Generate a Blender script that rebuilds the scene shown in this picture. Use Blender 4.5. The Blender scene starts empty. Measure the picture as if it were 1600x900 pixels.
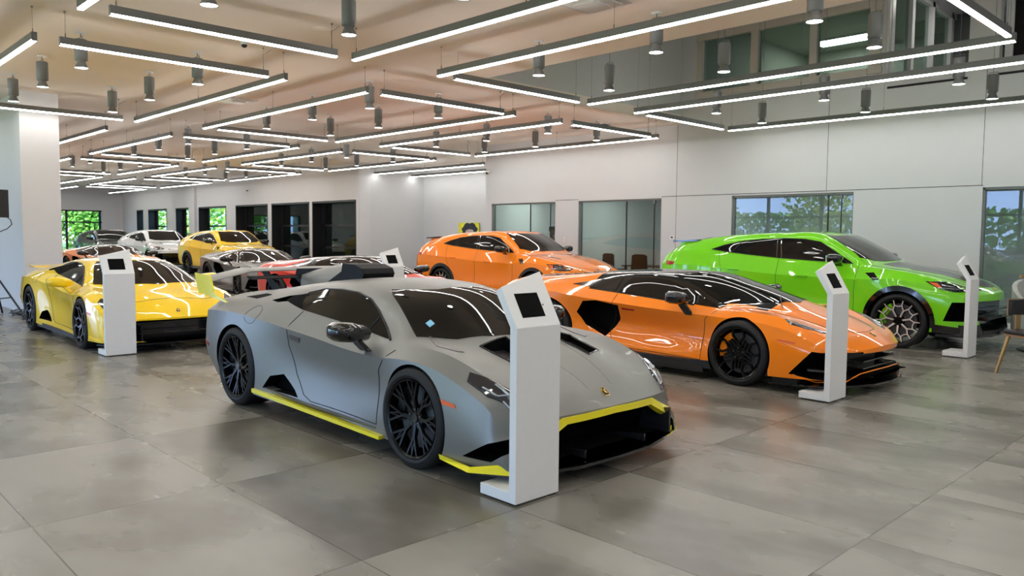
import bpy, bmesh, math, random
import numpy as np
from mathutils import Vector, Matrix
from mathutils.bvhtree import BVHTree
PI = math.pi
random.seed(7)
SC = bpy.context.scene
C = SC.collection
# ------------------------------------------------------------------ camera
F_PX, PITCH, ROLL, YAW = 1221.6, .0672192, .00878, 2.33950904 - PI
fw = Vector((math.cos(PITCH)*math.sin(YAW), math.cos(PITCH)*math.cos(YAW), -math.sin(PITCH)))
rt = Vector((math.cos(YAW), -math.sin(YAW), 0)); up0 = rt.cross(fw)
rr = rt*math.cos(ROLL) + up0*math.sin(ROLL); uu = -rt*math.sin(ROLL) + up0*math.cos(ROLL)
cam = bpy.data.cameras.new('camera'); cam.sensor_width = 36; cam.lens = F_PX/1600*36
cam.clip_start = .05; cam.clip_end = 400
co = bpy.data.objects.new('camera', cam); C.objects.link(co); SC.camera = co
m = Matrix((rr, uu, -fw)).transposed().to_4x4(); m.translation = Vector((0, 0, 1.54)); co.matrix_world = m
# ------------------------------------------------------------------ light and exposure
SC.view_settings.view_transform = 'Standard'; SC.view_settings.look = 'None'
SC.view_settings.exposure = 1.02; SC.view_settings.gamma = 1; SC.view_settings.use_curve_mapping = False
SC.cycles.max_bounces = 7; SC.cycles.diffuse_bounces = 4; SC.cycles.glossy_bounces = 4
SC.cycles.transmission_bounces = 6; SC.cycles.transparent_max_bounces = 8
SC.cycles.sample_clamp_indirect = 6; SC.cycles.caustics_reflective = False; SC.cycles.caustics_refractive = False
SC.cycles.use_denoising = True; SC.cycles.use_adaptive_sampling = False
TUBE_E, SPOT_E, SKY_E = 13.0, 16.0, 5.2
w = bpy.data.worlds.new('sky'); SC.world = w; w.use_nodes = True
bg = w.node_tree.nodes['Background']; bg.inputs[0].default_value = (.40, .57, 1.0, 1); bg.inputs[1].default_value = SKY_E
def lamp(name, kind, loc, rot, power, color, **k):
    l = bpy.data.lights.new(name, kind); l.energy = power; l.color = color
    for a, b in k.items(): setattr(l, a, b)
    o = bpy.data.objects.new(name, l); C.objects.link(o); o.location = loc; o.rotation_euler = rot
    return o
lamp('sun', 'SUN', (-60, 30, 30), Vector((-.6, .5, -.62)).to_track_quat('-Z', 'Y').to_euler(), 9.0, (1, .95, .85), angle=.02)
# daylight through the glazed south front and the west window
SOUTH_Y = -9.0
for i, x in enumerate((-32, -24, -16, -8, -1)):
    lamp('window_portal', 'AREA', (x, SOUTH_Y - .25, 2.0), (PI/2, 0, 0), 1, (1, 1, 1), shape='RECTANGLE', size=7.9, size_y=3.4).data.cycles.is_portal = True

# ------------------------------------------------------------------ materials
def mat(name, col, rough=.5, metal=0., coat=0., emit=0., ecol=None, spec=.5, trans=0., alpha=1., ior=1.45):
    M = bpy.data.materials.new(name); M.use_nodes = True
    b = M.node_tree.nodes['Principled BSDF']
    b.inputs['Base Color'].default_value = (*col, 1); b.inputs['Roughness'].default_value = rough
    b.inputs['Metallic'].default_value = metal; b.inputs['Coat Weight'].default_value = coat
    b.inputs['Coat Roughness'].default_value = .03
    b.inputs['Specular IOR Level'].default_value = spec; b.inputs['Transmission Weight'].default_value = trans
    b.inputs['Alpha'].default_value = alpha; b.inputs['IOR'].default_value = ior
    if emit:
        b.inputs['Emission Color'].default_value = (*(ecol or col), 1); b.inputs['Emission Strength'].default_value = emit
    return M
def noisy(name, col, rough, amt=.08, scale=8., bump=0., **k):
    M = mat(name, col, rough, **k); nt = M.node_tree; b = nt.nodes['Principled BSDF']
    tc = nt.nodes.new('ShaderNodeTexCoord'); n = nt.nodes.new('ShaderNodeTexNoise'); n.inputs['Scale'].default_value = scale
    n.inputs['Detail'].default_value = 4
    nt.links.new(tc.outputs['Object'], n.inputs['Vector'])
    mr = nt.nodes.new('ShaderNodeMapRange'); mr.inputs[3].default_value = 1 - amt; mr.inputs[4].default_value = 1 + amt
    nt.links.new(n.outputs['Fac'], mr.inputs[0])
    vm = nt.nodes.new('ShaderNodeVectorMath'); vm.operation = 'SCALE'; vm.inputs[0].default_value = col
    nt.links.new(mr.outputs[0], vm.inputs['Scale']); nt.links.new(vm.outputs[0], b.inputs['Base Color'])
    if bump:
        bp = nt.nodes.new('ShaderNodeBump'); bp.inputs['Strength'].default_value = bump; bp.inputs['Distance'].default_value = .01
        nt.links.new(n.outputs['Fac'], bp.inputs['Height']); nt.links.new(bp.outputs[0], b.inputs['Normal'])
    return M
def paint(name, col, rough=.28, metal=.0, coat=1.0):
    M = noisy(name, col, rough, amt=.03, scale=60, metal=metal, coat=coat, spec=.15)
    return M
M_wall = noisy('wall_paint', (.66, .65, .66), .55, .02, 3)
M_wall2 = noisy('wall_panel', (.62, .625, .635), .5, .02, 3)
M_ceil = noisy('ceiling_paint', (.90, .80, .715), .8, .05, .5)
M_white = noisy('white_laminate', (.80, .80, .79), .35, .02, 20)
M_alu = noisy('grey_fixture_metal', (.20, .205, .205), .45, .05, 30, metal=.3)
M_tube = mat('led_diffuser', (1, 1, 1), .5, emit=TUBE_E, ecol=(1, .985, .955))
M_dif = mat('white_diffuser', (.9, .9, .88), .6)
M_spot = mat('spot_lens', (1, 1, 1), .5, emit=SPOT_E, ecol=(1, .97, .92))
M_cable = mat('steel_cable', (.25, .24, .23), .4, .6)
M_blk = noisy('black_plastic', (.008, .008, .009), .38, .1, 40)
M_gblk = mat('gloss_black', (.006, .006, .007), .08, coat=.6)
M_fin = mat('satin_black', (.006, .006, .007), .55, spec=.2)
M_carbon = noisy('carbon_fibre', (.016, .016, .018), .25, .3, 160, coat=.5)
M_void = mat('dark_cavity', (.003, .003, .003), .8, spec=.1)
M_glass = mat('tinted_glass', (.006, .0055, .005), .03, spec=.5, coat=.0)
M_rub = noisy('tyre_rubber', (.008, .0085, .009), .66, .2, 60)
M_rimb = mat('black_rim', (.003, .003, .0035), .2, 0, coat=.1, spec=.35)
M_rims = mat('machined_rim', (.80, .80, .81), .38, .8)
M_rimd = mat('bronze_grey_rim', (.16, .15, .15), .3, .9)
M_disc = mat('brake_disc', (.10, .10, .105), .45, .6)
M_chrome = mat('chrome', (.8, .8, .8), .08, 1.)
M_lamp = mat('headlight_glass', (.02, .02, .024), .05, spec=.8, coat=.5)
M_drl = mat('lamp_reflector', (.62, .65, .70), .18, .8)
M_amber = mat('amber_marker', (.75, .13, .03), .25)
M_red = mat('red_lens', (.35, .01, .012), .2)
M_frame = mat('black_window_frame', (.010, .010, .011), .35)
M_wood = noisy('walnut', (.36, .20, .10), .45, .25, 25)
M_brass = mat('brass', (.42, .30, .14), .35, .85)
M_leather = noisy('black_leather', (.012, .012, .013), .45, .2, 80, bump=.1)
P_grey = paint('matte_grey_paint', (.235, .235, .222), .40, .55, .05)
P_yel = paint('yellow_paint', (1.0, .66, .012))
P_or = paint('orange_paint', (1.0, .255, .010))
P_green = paint('green_paint', (.19, .66, .012))
P_ylt = paint('yellow_trim_paint', (.93, .80, .02))
P_wht = paint('white_paint', (.80, .82, .83))
P_drk = paint('dark_green_black_paint', (.012, .018, .016))
P_red = paint('red_paint', (.72, .028, .014))
P_sil = paint('silver_grey_paint', (.20, .195, .19), .42, .45, .25)

def glass_mat(name, tint, refl=.12):
    M = bpy.data.materials.new(name); M.use_nodes = True; nt = M.node_tree; nt.nodes.clear()
    o = nt.nodes.new('ShaderNodeOutputMaterial'); t = nt.nodes.new('ShaderNodeBsdfTransparent'); t.inputs[0].default_value = (*tint, 1)
    g = nt.nodes.new('ShaderNodeBsdfGlossy'); g.inputs['Roughness'].default_value = .01
    f = nt.nodes.new('ShaderNodeLayerWeight'); f.inputs[0].default_value = .5
    pw = nt.nodes.new('ShaderNodeMath'); pw.operation = 'POWER'; pw.inputs[1].default_value = 5; nt.links.new(f.outputs['Facing'], pw.inputs[0])
    a = nt.nodes.new('ShaderNodeMath'); a.operation = 'ADD'; a.inputs[1].default_value = refl; nt.links.new(pw.outputs[0], a.inputs[0])
    x = nt.nodes.new('ShaderNodeMixShader'); nt.links.new(a.outputs[0], x.inputs[0])
    nt.links.new(t.outputs[0], x.inputs[1]); nt.links.new(g.outputs[0], x.inputs[2]); nt.links.new(x.outputs[0], o.inputs[0])
    return M
M_pane = glass_mat('window_pane', (.70, .79, .77), .055)
M_cabin = glass_mat('cabin_glass', (.20, .20, .19), .05)

def floor_mat():
    M = mat('floor_tile', (.2, .19, .17), .3); nt = M.node_tree; N = nt.nodes; L = nt.links; b = N['Principled BSDF']
    g = N.new('ShaderNodeNewGeometry'); s = N.new('ShaderNodeSeparateXYZ'); L.new(g.outputs['Position'], s.inputs[0])
    def mth(op, a, bb=None, c=None):
        n = N.new('ShaderNodeMath'); n.operation = op
        for i, v in enumerate((a, bb, c)):
            if v is None: continue
            if isinstance(v, (int, float)): n.inputs[i].default_value = v
            else: L.new(v, n.inputs[i])
        return n.outputs[0]
    ux = mth('DIVIDE', mth('ADD', s.outputs[0], 1.55), 1.525); uy = mth('DIVIDE', mth('ADD', s.outputs[1], .05), 1.0255)
    fx = mth('FRACT', ux); fy = mth('FRACT', uy)
    dx = mth('MULTIPLY', mth('MINIMUM', fx, mth('SUBTRACT', 1, fx)), 1.525); dy = mth('MULTIPLY', mth('MINIMUM', fy, mth('SUBTRACT', 1, fy)), 1.0255)
    gr = mth('LESS_THAN', mth('MINIMUM', dx, dy), .0042)
    cx = N.new('ShaderNodeCombineXYZ'); L.new(mth('FLOOR', ux), cx.inputs[0]); L.new(mth('FLOOR', uy), cx.inputs[1])
    wn = N.new('ShaderNodeTexWhiteNoise'); L.new(cx.outputs[0], wn.inputs['Vector'])
    off = N.new('ShaderNodeVectorMath'); off.operation = 'SCALE'; off.inputs['Scale'].default_value = 13; L.new(wn.outputs['Color'], off.inputs[0])
    ad = N.new('ShaderNodeVectorMath'); ad.operation = 'ADD'; L.new(g.outputs['Position'], ad.inputs[0]); L.new(off.outputs[0], ad.inputs[1])
    sc = N.new('ShaderNodeVectorMath'); sc.operation = 'MULTIPLY'; sc.inputs[1].default_value = (1.0, 1.7, 1); L.new(ad.outputs[0], sc.inputs[0])
    n1 = N.new('ShaderNodeTexNoise'); n1.inputs['Scale'].default_value = 1.1; n1.inputs['Detail'].default_value = 3; n1.inputs['Roughness'].default_value = .45; n1.inputs['Distortion'].default_value = .0
    L.new(sc.outputs[0], n1.inputs['Vector'])
    mr = N.new('ShaderNodeMapRange'); mr.interpolation_type = 'SMOOTHSTEP'; mr.inputs[1].default_value = .30; mr.inputs[2].default_value = .70; L.new(n1.outputs['Fac'], mr.inputs[0])
    cr = N.new('ShaderNodeMix'); cr.data_type = 'RGBA'; L.new(mr.outputs[0], cr.inputs[0]); cr.inputs[6].default_value = (.135, .123, .101, 1); cr.inputs[7].default_value = (.270, .253, .218, 1)
    v = mth('ADD', mth('MULTIPLY', wn.outputs['Value'], .16), .92)
    sv = N.new('ShaderNodeVectorMath'); sv.operation = 'SCALE'; L.new(cr.outputs[2], sv.inputs[0]); L.new(v, sv.inputs['Scale'])
    mx = N.new('ShaderNodeMix'); mx.data_type = 'RGBA'; L.new(gr, mx.inputs[0]); L.new(sv.outputs[0], mx.inputs[6]); mx.inputs[7].default_value = (.085, .076, .060, 1)
    L.new(mx.outputs[2], b.inputs['Base Color'])
    r = mth('ADD', mth('MULTIPLY', n1.outputs['Fac'], .14), .20); L.new(r, b.inputs['Roughness'])
    b.inputs['Specular IOR Level'].default_value = .55
    return M
M_floor = floor_mat()

# ------------------------------------------------------------------ helpers
def tag(o, label=None, cat=None, group=None, kind=None):
    if label: o['label'] = label
    if cat: o['category'] = cat
    if group: o['group'] = group
    if kind: o['kind'] = kind
    return o
def empty(name, loc, rz, label, cat, group=None):
    o = bpy.data.objects.new(name, None); C.objects.link(o); o.location = loc; o.rotation_euler = (0, 0, rz)
    return tag(o, label, cat, group)
def link(name, me, parent=None):
    o = bpy.data.objects.new(name, me); C.objects.link(o)
    if parent: o.parent = parent
    return o
def copy_tree(o, parent=None, remap=None):
    c = o.copy(); C.objects.link(c); c.parent = parent
    if remap and c.type == 'MESH':
        for s in c.material_slots:
            if s.material in remap:
                n = remap[s.material]; s.link = 'OBJECT'; s.material = n
    for ch in list(o.children): copy_tree(ch, c, remap)
    return c
class MB:
    def __init__(s): s.bm = bmesh.new(); s.mats = []
    def mi(s, m):
        if m not in s.mats: s.mats.append(m)
        return s.mats.index(m)
    def faces(s, vs, fs, m):
        k = s.mi(m); V = [s.bm.verts.new(v) for v in vs]
        for f in fs:
            try: s.bm.faces.new([V[i] for i in f]).material_index = k
            except ValueError: pass
        return V
    def box(s, x0, x1, y0, y1, z0, z1, m):
        s.faces([(x, y, z) for x in (x0, x1) for y in (y0, y1) for z in (z0, z1)],
                [(0, 1, 3, 2), (4, 6, 7, 5), (0, 4, 5, 1), (2, 3, 7, 6), (0, 2, 6, 4), (1, 5, 7, 3)], m)
    def prism(s, poly, axis, a, b, m, m2=None):
        def P(p, t):
            if axis == 'y': return (p[0], t, p[1])
            if axis == 'x': return (t, p[0], p[1])
            return (p[0], p[1], t)
        n = len(poly); V = [P(p, a) for p in poly] + [P(p, b) for p in poly]
        s.faces(V, [tuple(range(n))[::-1], tuple(range(n, 2*n))] + [(i, (i+1) % n, n+(i+1) % n, n+i) for i in range(n)], m)
    def cyl(s, p, q, r0, r1, m, n=16, caps=True):
        p, q = Vector(p), Vector(q); d = (q-p).normalized(); a = d.orthogonal().normalized(); b = d.cross(a)
        V = [p + (a*math.cos(t)+b*math.sin(t))*r0 for t in [2*PI*i/n for i in range(n)]] + [q + (a*math.cos(t)+b*math.sin(t))*r1 for t in [2*PI*i/n for i in range(n)]]
        F = [(i, (i+1) % n, n+(i+1) % n, n+i) for i in range(n)]
        if caps: F += [tuple(range(n))[::-1], tuple(range(n, 2*n))]
        s.faces(V, F, m)
    def tube(s, pts, r, m, n=8):
        for a, b in zip(pts, pts[1:]): s.cyl(a, b, r, r, m, n)
    def lathe(s, prof, c, axis, m, n=40, closed=False):
        c = Vector(c); K = len(prof); V = []
        for i in range(n):
            t = 2*PI*i/n
            for r, h in prof:
                if axis == 'y': V.append(c+Vector((r*math.cos(t), h, r*math.sin(t))))
                elif axis == 'z': V.append(c+Vector((r*math.cos(t), r*math.sin(t), h)))
                else: V.append(c+Vector((h, r*math.cos(t), r*math.sin(t))))
        F = []
        for i in range(n):
            j = (i+1) % n
            for k in range(K if closed else K-1):
                l = (k+1) % K; F.append((i*K+k, j*K+k, j*K+l, i*K+l))
        s.faces(V, F, m)
    def build(s, name, parent=None, smooth=None, bevel=0, dist=1e-5):
        bmesh.ops.remove_doubles(s.bm, verts=s.bm.verts, dist=dist)
        bmesh.ops.recalc_face_normals(s.bm, faces=s.bm.faces)
        me = bpy.data.meshes.new(name); s.bm.to_mesh(me); s.bm.free()
        for m in s.mats: me.materials.append(m)
        if smooth is not None:
            me.shade_smooth(); me.set_sharp_from_angle(angle=math.radians(smooth))
        o = link(name, me, parent)
        if bevel:
            b = o.modifiers.new('bevel', 'BEVEL'); b.width = bevel; b.segments = 2; b.limit_method = 'ANGLE'
        return o
def struct(name, boxes, m, label=None):
    b = MB()
    for x in boxes: b.box(*x, m)
    return tag(b.build(name), label=label, kind='structure')
# ------------------------------------------------------------------ room shell
YW, YW2, ZC, HX, HY = 15.33, 15.75, 4.12, -10.35, 8.77
EX, ZT = 5.0, 7.4
struct('floor', [(-52, EX+.2, SOUTH_Y-.2, 21, -.2, 0)], M_floor)
struct('ceiling', [(-52, EX+.2, SOUTH_Y-.2, HY, ZC, ZC+.2), (-52, HX, HY, 19, ZC, ZC+.2)], M_ceil)
struct('ceiling_atrium', [(HX-.2, EX+.2, HY-.2, 21.5, ZT, ZT+.2)], M_wall2)
struct('wall_atrium', [(HX-.15, HX, HY, YW, ZC+.2, ZT), (HX, EX, HY-.15, HY, ZC+.2, ZT)], M_wall)
struct('wall_east', [(EX, EX+.2, SOUTH_Y, 21, 0, ZT)], M_wall)
DH = 2.44
# north wall: office openings (x0, x1)
offs = [(-16.73, -14.22), (-13.41, -10.83), (-8.99, -6.36), (-4.14, -1.2)]
bx = []; px = -16.97
for a, b_ in offs: bx.append((px, a, YW, YW+.18, 0, ZC+.35)) ; bx.append((a, b_, YW, YW+.18, DH, ZC+.35)); px = b_
bx.append((px, EX, YW, YW+.18, 0, ZC+.35))
U0, U1 = -9.87, -6.04
bx += [(-16.97, U0, YW, YW+.18, ZC+.35, ZT), (U0, U1, YW, YW+.18, ZC+.35, 4.73), (U0, U1, YW, YW+.18, 5.92, ZT), (U1, -5.81, YW, YW+.18, ZC+.35, ZT),
       (-4.46, -3.99, YW, YW+.18, ZC+.35, ZT), (-5.81, -4.46, YW, YW+.18, 6.55, ZT), (-3.99, EX, YW, YW+.18, 6.55, ZT)]
struct('wall_north', bx, M_wall2)
# fine panel reveals of the north wall
b = MB()
for a, c_ in ((-10.83, -8.99), (-6.36, -4.14), (-1.2, 4.9), (-14.22, -13.41)): b.box(a, c_, YW-.002, YW+.003, 2.470, 2.482, M_frame)
for x in (-10.42, -6.9, -4.16): b.box(x-.004, x+.004, YW-.002, YW+.003, 2.47 if x > -8 else 0, 4.5, M_frame)
b.box(-8.99, -6.36, YW-.002, YW+.003, 2.470, 2.482, M_frame)
b.box(-16.9, -5.9, YW-.002, YW+.003, 4.5, 4.508, M_frame); tag(b.build('trim_1'), kind='structure')
# recess
struct('wall_recess', [(-24.52, -24.30, YW2+.5, 18.9, 0, ZC), (-24.52, -16.8, 18.7, 18.9, 0, ZC), (-16.98, -16.8, YW+.18, 18.7, 0, ZC)], M_wall2)
# far windows wall (north-west)
wins = [(-47.2, -46.17), (-45.37, -42.65), (-41.42, -39.51), (-38.52, -35.39), (-34.38, -31.29), (-30.95, -27.81), (-27.59, -24.47)]
WH = 2.79
bx = []; px = -52
for a, c_ in wins: bx += [(px, a, YW2, YW2+.5, 0, ZC), (a, c_, YW2, YW2+.5, WH, ZC)]; px = c_
bx.append((px, -24.3, YW2, YW2+.5, 0, ZC))
struct('wall_north_west', bx, M_wall)
for k, x in enumerate((-38.72, -34.9*1.13)): pass
struct('trim_2', [(-39.45, -38.75, YW2-.12, YW2, 0, ZC)], M_wall)
for i, (a, c_) in enumerate(wins):
    w_ = c_-a; b = MB(); y = YW2+.42
    b.box(a, a+.06, YW2-.01, y+.05, 0, WH, M_frame); b.box(c_-.06, c_, YW2-.01, y+.05, 0, WH, M_frame); b.box(a, c_, YW2-.01, y+.05, WH-.07, WH, M_frame)
    b.box(a+.06, a+.26, y-.03, y+.03, 0, WH, M_frame)
    if w_ > 1.5: b.box(c_-.45, c_-.06, y-.03, y+.03, 0, WH, M_frame)
    for z in (.02, .98, 1.83): b.box(a, c_, y-.03, y+.03, z, z+.07, M_frame)
    if i == 2: b.box((a+c_)/2-.04, (a+c_)/2+.04, y-.03, y+.03, 0, WH, M_frame)
    o = tag(b.build('window_%d' % (i+1)), kind='structure')
    p = MB(); p.box(a+.05, c_-.05, y-.006, y+.006, 0, WH-.05, M_pane); p.build('pane', o)
# rooms behind the three nearest of those windows
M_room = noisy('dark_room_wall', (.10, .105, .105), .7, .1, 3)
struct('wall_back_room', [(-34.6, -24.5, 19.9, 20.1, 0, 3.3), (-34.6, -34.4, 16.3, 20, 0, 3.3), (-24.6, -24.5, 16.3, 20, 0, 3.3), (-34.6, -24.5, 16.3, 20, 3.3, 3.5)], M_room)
# west wall with window to the trees
WX = -49.6
struct('wall_west', [(WX-.3, WX, SOUTH_Y, 5.0, 0, ZC), (WX-.3, WX, 5, 14.6, 2.75, ZC), (WX-.3, WX, 14.6, YW2, 0, ZC), (WX-.3, WX, 5, 14.6, 0, .12)], M_wall)
b = MB()
for y in (5.0, 6.4, 8.6, 10.9, 12.75, 14.5): b.box(WX-.1, WX+.02, y-.05, y+.05, .1, 2.76, M_frame)
for z in (.1, 2.05, 2.70): b.box(WX-.1, WX+.02, 5, 14.6, z, z+.07, M_frame)
o = tag(b.build('window_8'), kind='structure'); p = MB(); p.box(WX-.06, WX-.05, 5, 14.6, .1, 2.75, M_pane); p.build('pane', o)
# south glazed front (behind the camera, seen in reflections)
struct('wall_south', [(-52, EX, SOUTH_Y-.2, SOUTH_Y, 3.7, ZC), (-52, -36, SOUTH_Y-.2, SOUTH_Y, 0, 3.7), (2.6, EX, SOUTH_Y-.2, SOUTH_Y, 0, 3.7), (-36, 2.6, SOUTH_Y-.2, SOUTH_Y, 0, .15)], M_wall)
b = MB()
for i in range(14): x = -36+i*2.97; b.box(x-.06, x+.06, SOUTH_Y-.16, SOUTH_Y, .15, 3.7, M_frame)
for z in (1.0, 2.6): b.box(-36, 2.6, SOUTH_Y-.14, SOUTH_Y-.02, z, z+.08, M_frame)
tag(b.build('window_9'), kind='structure')
# partition block on the left with the daylight falling on its south side
struct('wall_left', [(-52, -16.78, 3.58, 4.23, 0, ZC)], M_wall)
# glass fronts of the offices
for i, (a, c_) in enumerate(offs):
    b = MB(); y = YW+.09
    b.box(a, a+.03, YW+.03, YW+.15, 0, DH, M_alu); b.box(c_-.03, c_, YW+.03, YW+.15, 0, DH, M_alu); b.box(a, c_, YW+.03, YW+.15, DH-.04, DH, M_alu)
    b.box(a, c_, YW+.03, YW+.15, 0, .05, M_alu)
    s_ = a+(c_-a)*(.60, .58, .80, .9)[i]; b.box(s_-.012, s_+.012, y-.012, y+.012, .05, DH-.04, M_frame)
    s2 = a+(c_-a)*(.90, .90, .90, .95)[i]; b.box(s2-.008, s2+.008, y-.012, y+.012, .05, DH-.04, M_frame)
    b.box(s2-.02, s2+.02, y-.03, y+.03, DH-.12, DH-.04, M_alu)
    o = tag(b.build('window_%d' % (10+i)), kind='structure')
    p = MB(); p.box(a+.03, c_-.03, y-.006, y+.006, .05, DH-.04, M_pane); p.build('pane', o)
# office rooms
struct('wall_office', [(-16.8, EX, 19.2, 19.4, 0, 2.9)] + [(x-.06, x+.06, YW+.18, 19.2, 0, 2.9) for x in (-16.8, -13.8, -9.9, -5.2, EX-.1)], M_wall2)
struct('ceiling_office', [(-16.8, EX, YW+.18, 19.4, 2.9, 3.0)], M_wall)
# upper office behind the mezzanine windows
M_up = noisy('upper_office_wall', (.34, .36, .30), .7, .04, 2)
struct('wall_upper_office', [(U0-.5, U0-.3, YW+.18, 21, 4.4, 7), (U0-.5, -5.9, 21, 21.2, 4.4, 7), (U0-.5, -5.9, YW+.18, 21, 4.42, 4.5)], M_up)
struct('ceiling_upper_office', [(U0-.5, -5.9, YW+.18, 21, 6.55, 6.65)], M_up)
M_post = mat('window_trim', (.55, .52, .47), .5)
b = MB()
for x0, x1 in ((U0-.06, U0+.08), (-8.62, -8.45), (-7.33, -7.18), (U1-.12, U1+.1)): b.box(x0, x1, YW-.04, YW+.12, 4.64, 6.0, M_post)
for z0, z1 in ((4.64, 4.76), (5.88, 6.02)): b.box(U0-.1, U1+.12, YW-.045, YW+.12, z0, z1, M_post)
o = tag(b.build('window_14'), kind='structure'); p = MB(); p.box(U0, U1, YW+.03, YW+.04, 4.7, 5.95, M_pane); p.build('pane', o)
# balcony recess with side windows running back from the wall
b = MB()
for y in (15.5, 16.5, 17.6, 18.8): b.box(-5.93, -5.80, y-.07, y+.07, 4.35, 6.4, M_white)
b.box(-5.93, -5.80, 15.4, 19, 6.3, 6.42, M_white); b.box(-5.93, -5.80, 15.4, 19, 4.35, 4.45, M_white)
o = tag(b.build('window_15'), kind='structure'); p = MB(); p.box(-5.88, -5.87, 15.4, 19, 4.4, 6.35, M_pane); p.build('pane', o)
struct('ceiling_balcony', [(-5.95, EX, YW+.18, 21, 6.42, 6.5)], M_wall2)
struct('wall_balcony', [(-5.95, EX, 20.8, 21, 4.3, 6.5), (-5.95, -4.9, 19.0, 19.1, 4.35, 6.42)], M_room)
struct('floor_balcony', [(-16, EX, YW+.18, 21, 4.2, 4.35)], M_wall2)
b = MB(); b.box(-5.81, -4.46, YW-.01, YW+.16, 4.33, 4.37, M_frame); b.box(-5.81, -4.46, YW-.0, YW+.05, 4.56, 4.60, M_frame); b.box(-3.99, 2, YW-.01, YW+.16, 4.33, 4.37, M_frame)
tag(b.build('trim_3'), kind='structure')
b = MB()
for x in (-3.93, -3.62, -2.3, -1.0): b.box(x-.06, x+.06, YW+.3, YW+.42, 4.35, 6.42, M_white)
b.box(-4, 2, YW+.3, YW+.42, 5.75, 5.85, M_white)
o = tag(b.build('window_16'), kind='structure'); p = MB(); p.box(-3.99, 2, YW+.35, YW+.36, 4.4, 6.4, mat('dark_pane', (.006, .006, .007), .04)); p.build('pane', o)

# ------------------------------------------------------------------ ceiling lights
TZ, TH, TWD = 3.72, .095, .055
def tube_light(x0, x1, y0, y1, ztop, desc):
    r = empty('linear_pendant_light', ((x0+x1)/2, (y0+y1)/2, TZ), 0 if x1-x0 > y1-y0 else PI/2, desc, 'ceiling light', 'linear pendant lights')
    L = max(x1-x0, y1-y0)/2; h = TWD/2
    b = MB(); b.box(-L, L, -h, h, .012, TH, M_alu); b.box(-L-.004, -L, -h-.002, h+.002, -.002, TH+.002, M_alu); b.box(L, L+.004, -h-.002, h+.002, -.002, TH+.002, M_alu)
    b.build('housing', r)
    b = MB(); q = h-.003; b.box(-L, L, -q, q, -.004, .012, M_dif); b.faces([(-L, -q-.0005, -.004), (L, -q-.0005, -.004), (L, -q-.0005, .012), (-L, -q-.0005, .012), (-L, q+.0005, -.004), (L, q+.0005, -.004), (L, q+.0005, .012), (-L, q+.0005, .012)], [(0, 1, 2, 3), (4, 5, 6, 7)], M_tube); b.build('diffuser', r)
    l = bpy.data.lights.new('led_strip', 'AREA'); l.shape = 'RECTANGLE'; l.size = 2*L; l.size_y = TWD-.006; l.energy = TUBE_E*PI*l.size*l.size_y; l.color = (1, .985, .955)
    lo = bpy.data.objects.new('led_strip', l); C.objects.link(lo); lo.parent = r; lo.location = (0, 0, -.006); lo.visible_camera = True
    n = 2 if L < 1.5 else 3
    for i in range(n):
        x = -L+.06+(2*L-.12)*i/(n-1); zt = ztop-TZ
        b = MB(); b.cyl((x, 0, TH), (x, 0, zt), .0022, .0022, M_cable, 5); b.cyl((x, 0, TH), (x, 0, TH+.05), .006, .006, M_alu, 6); b.cyl((x, 0, zt-.02), (x, 0, zt), .012, .012, M_cable, 8)
        b.build('cable', r)
    if n == 2 and ztop < 5:
        b = MB(); x = L-.06; zt = ztop-TZ
        b.tube([(x, .01, TH), (x, .012, zt-.09), (x+.05, .03, zt-.07), (x+.10, .04, zt-.03), (x+.14, .05, zt)], .003, M_cable, 5); b.build('power_cord', r)
    return r
K = 1.4533
XU = [(-11.35, -7.14), (-5.93, -1.70), (-16.67, -12.58), (-22.1, -18.03), (-27.5, -23.4), (-32.9, -28.9), (-.45, 3.2)]
YU = [(1.645, 'A'), (3.80, 'B'), (4.74, 'C'), (6.93, 'D'), (7.80, 'E'), (9.98, 'F')]
rows = {-1.45: 'first from the south front', .70: 'third from the south front', 1.645: 'over the first car row', 3.80: 'just behind the first car row', 4.74: 'over the middle car row',
        6.93: 'over the back edge of the middle row', 7.80: 'over the back car row', 9.98: 'nearest the north wall'}
cols = {-11.35: 'second', -5.93: 'rightmost', -16.67: 'third', -22.1: 'fourth', -27.5: 'fifth', -32.9: 'farthest', -.45: 'easternmost'}
for a, c_ in XU:
    for y, dsc in rows.items():
        if a < -22 and y < 1: continue
        if a == -.45 and y > 3: pass
        x0, x1 = a*K, c_*K
        if x0 < -5*K and y < -1: continue
        if y*K < 4.3 and y*K > 2.9 and x0 < -17: continue
        if x1 > EX-.3: x1 = EX-.3
        atr = x1 > HX and y*K > HY
        tube_light(x0, x1, y*K-.0275, y*K+.0275, ZT if atr else ZC, 'long LED bar, %s column, %s' % (cols[a], dsc))
YD = [(-1.3, .50), (1.83, 3.62), (4.93, 6.74), (8.03, 9.80)]
_seen = set()
dn = ['over the south aisle', 'over the first row of cars', 'over the middle row of cars', 'over the back row of cars']
XD = [(-5.92, 'beside the ceiling opening'), (-7.16, 'left of the ceiling opening'), (-11.32, 'above the yellow sports car'), (-12.58, 'left of the second column'), (-16.65, 'in the third column'), (-18.0, 'at the left end of the third column'),
      (-22.1, 'in the fourth column'), (-23.4, 'at the left end of the fourth column'), (-27.5, 'in the far fifth column'), (-28.8, 'at the far end of the fifth column'), (-1.70, 'at the right edge'), (-.45, 'east of the camera')]
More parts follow.
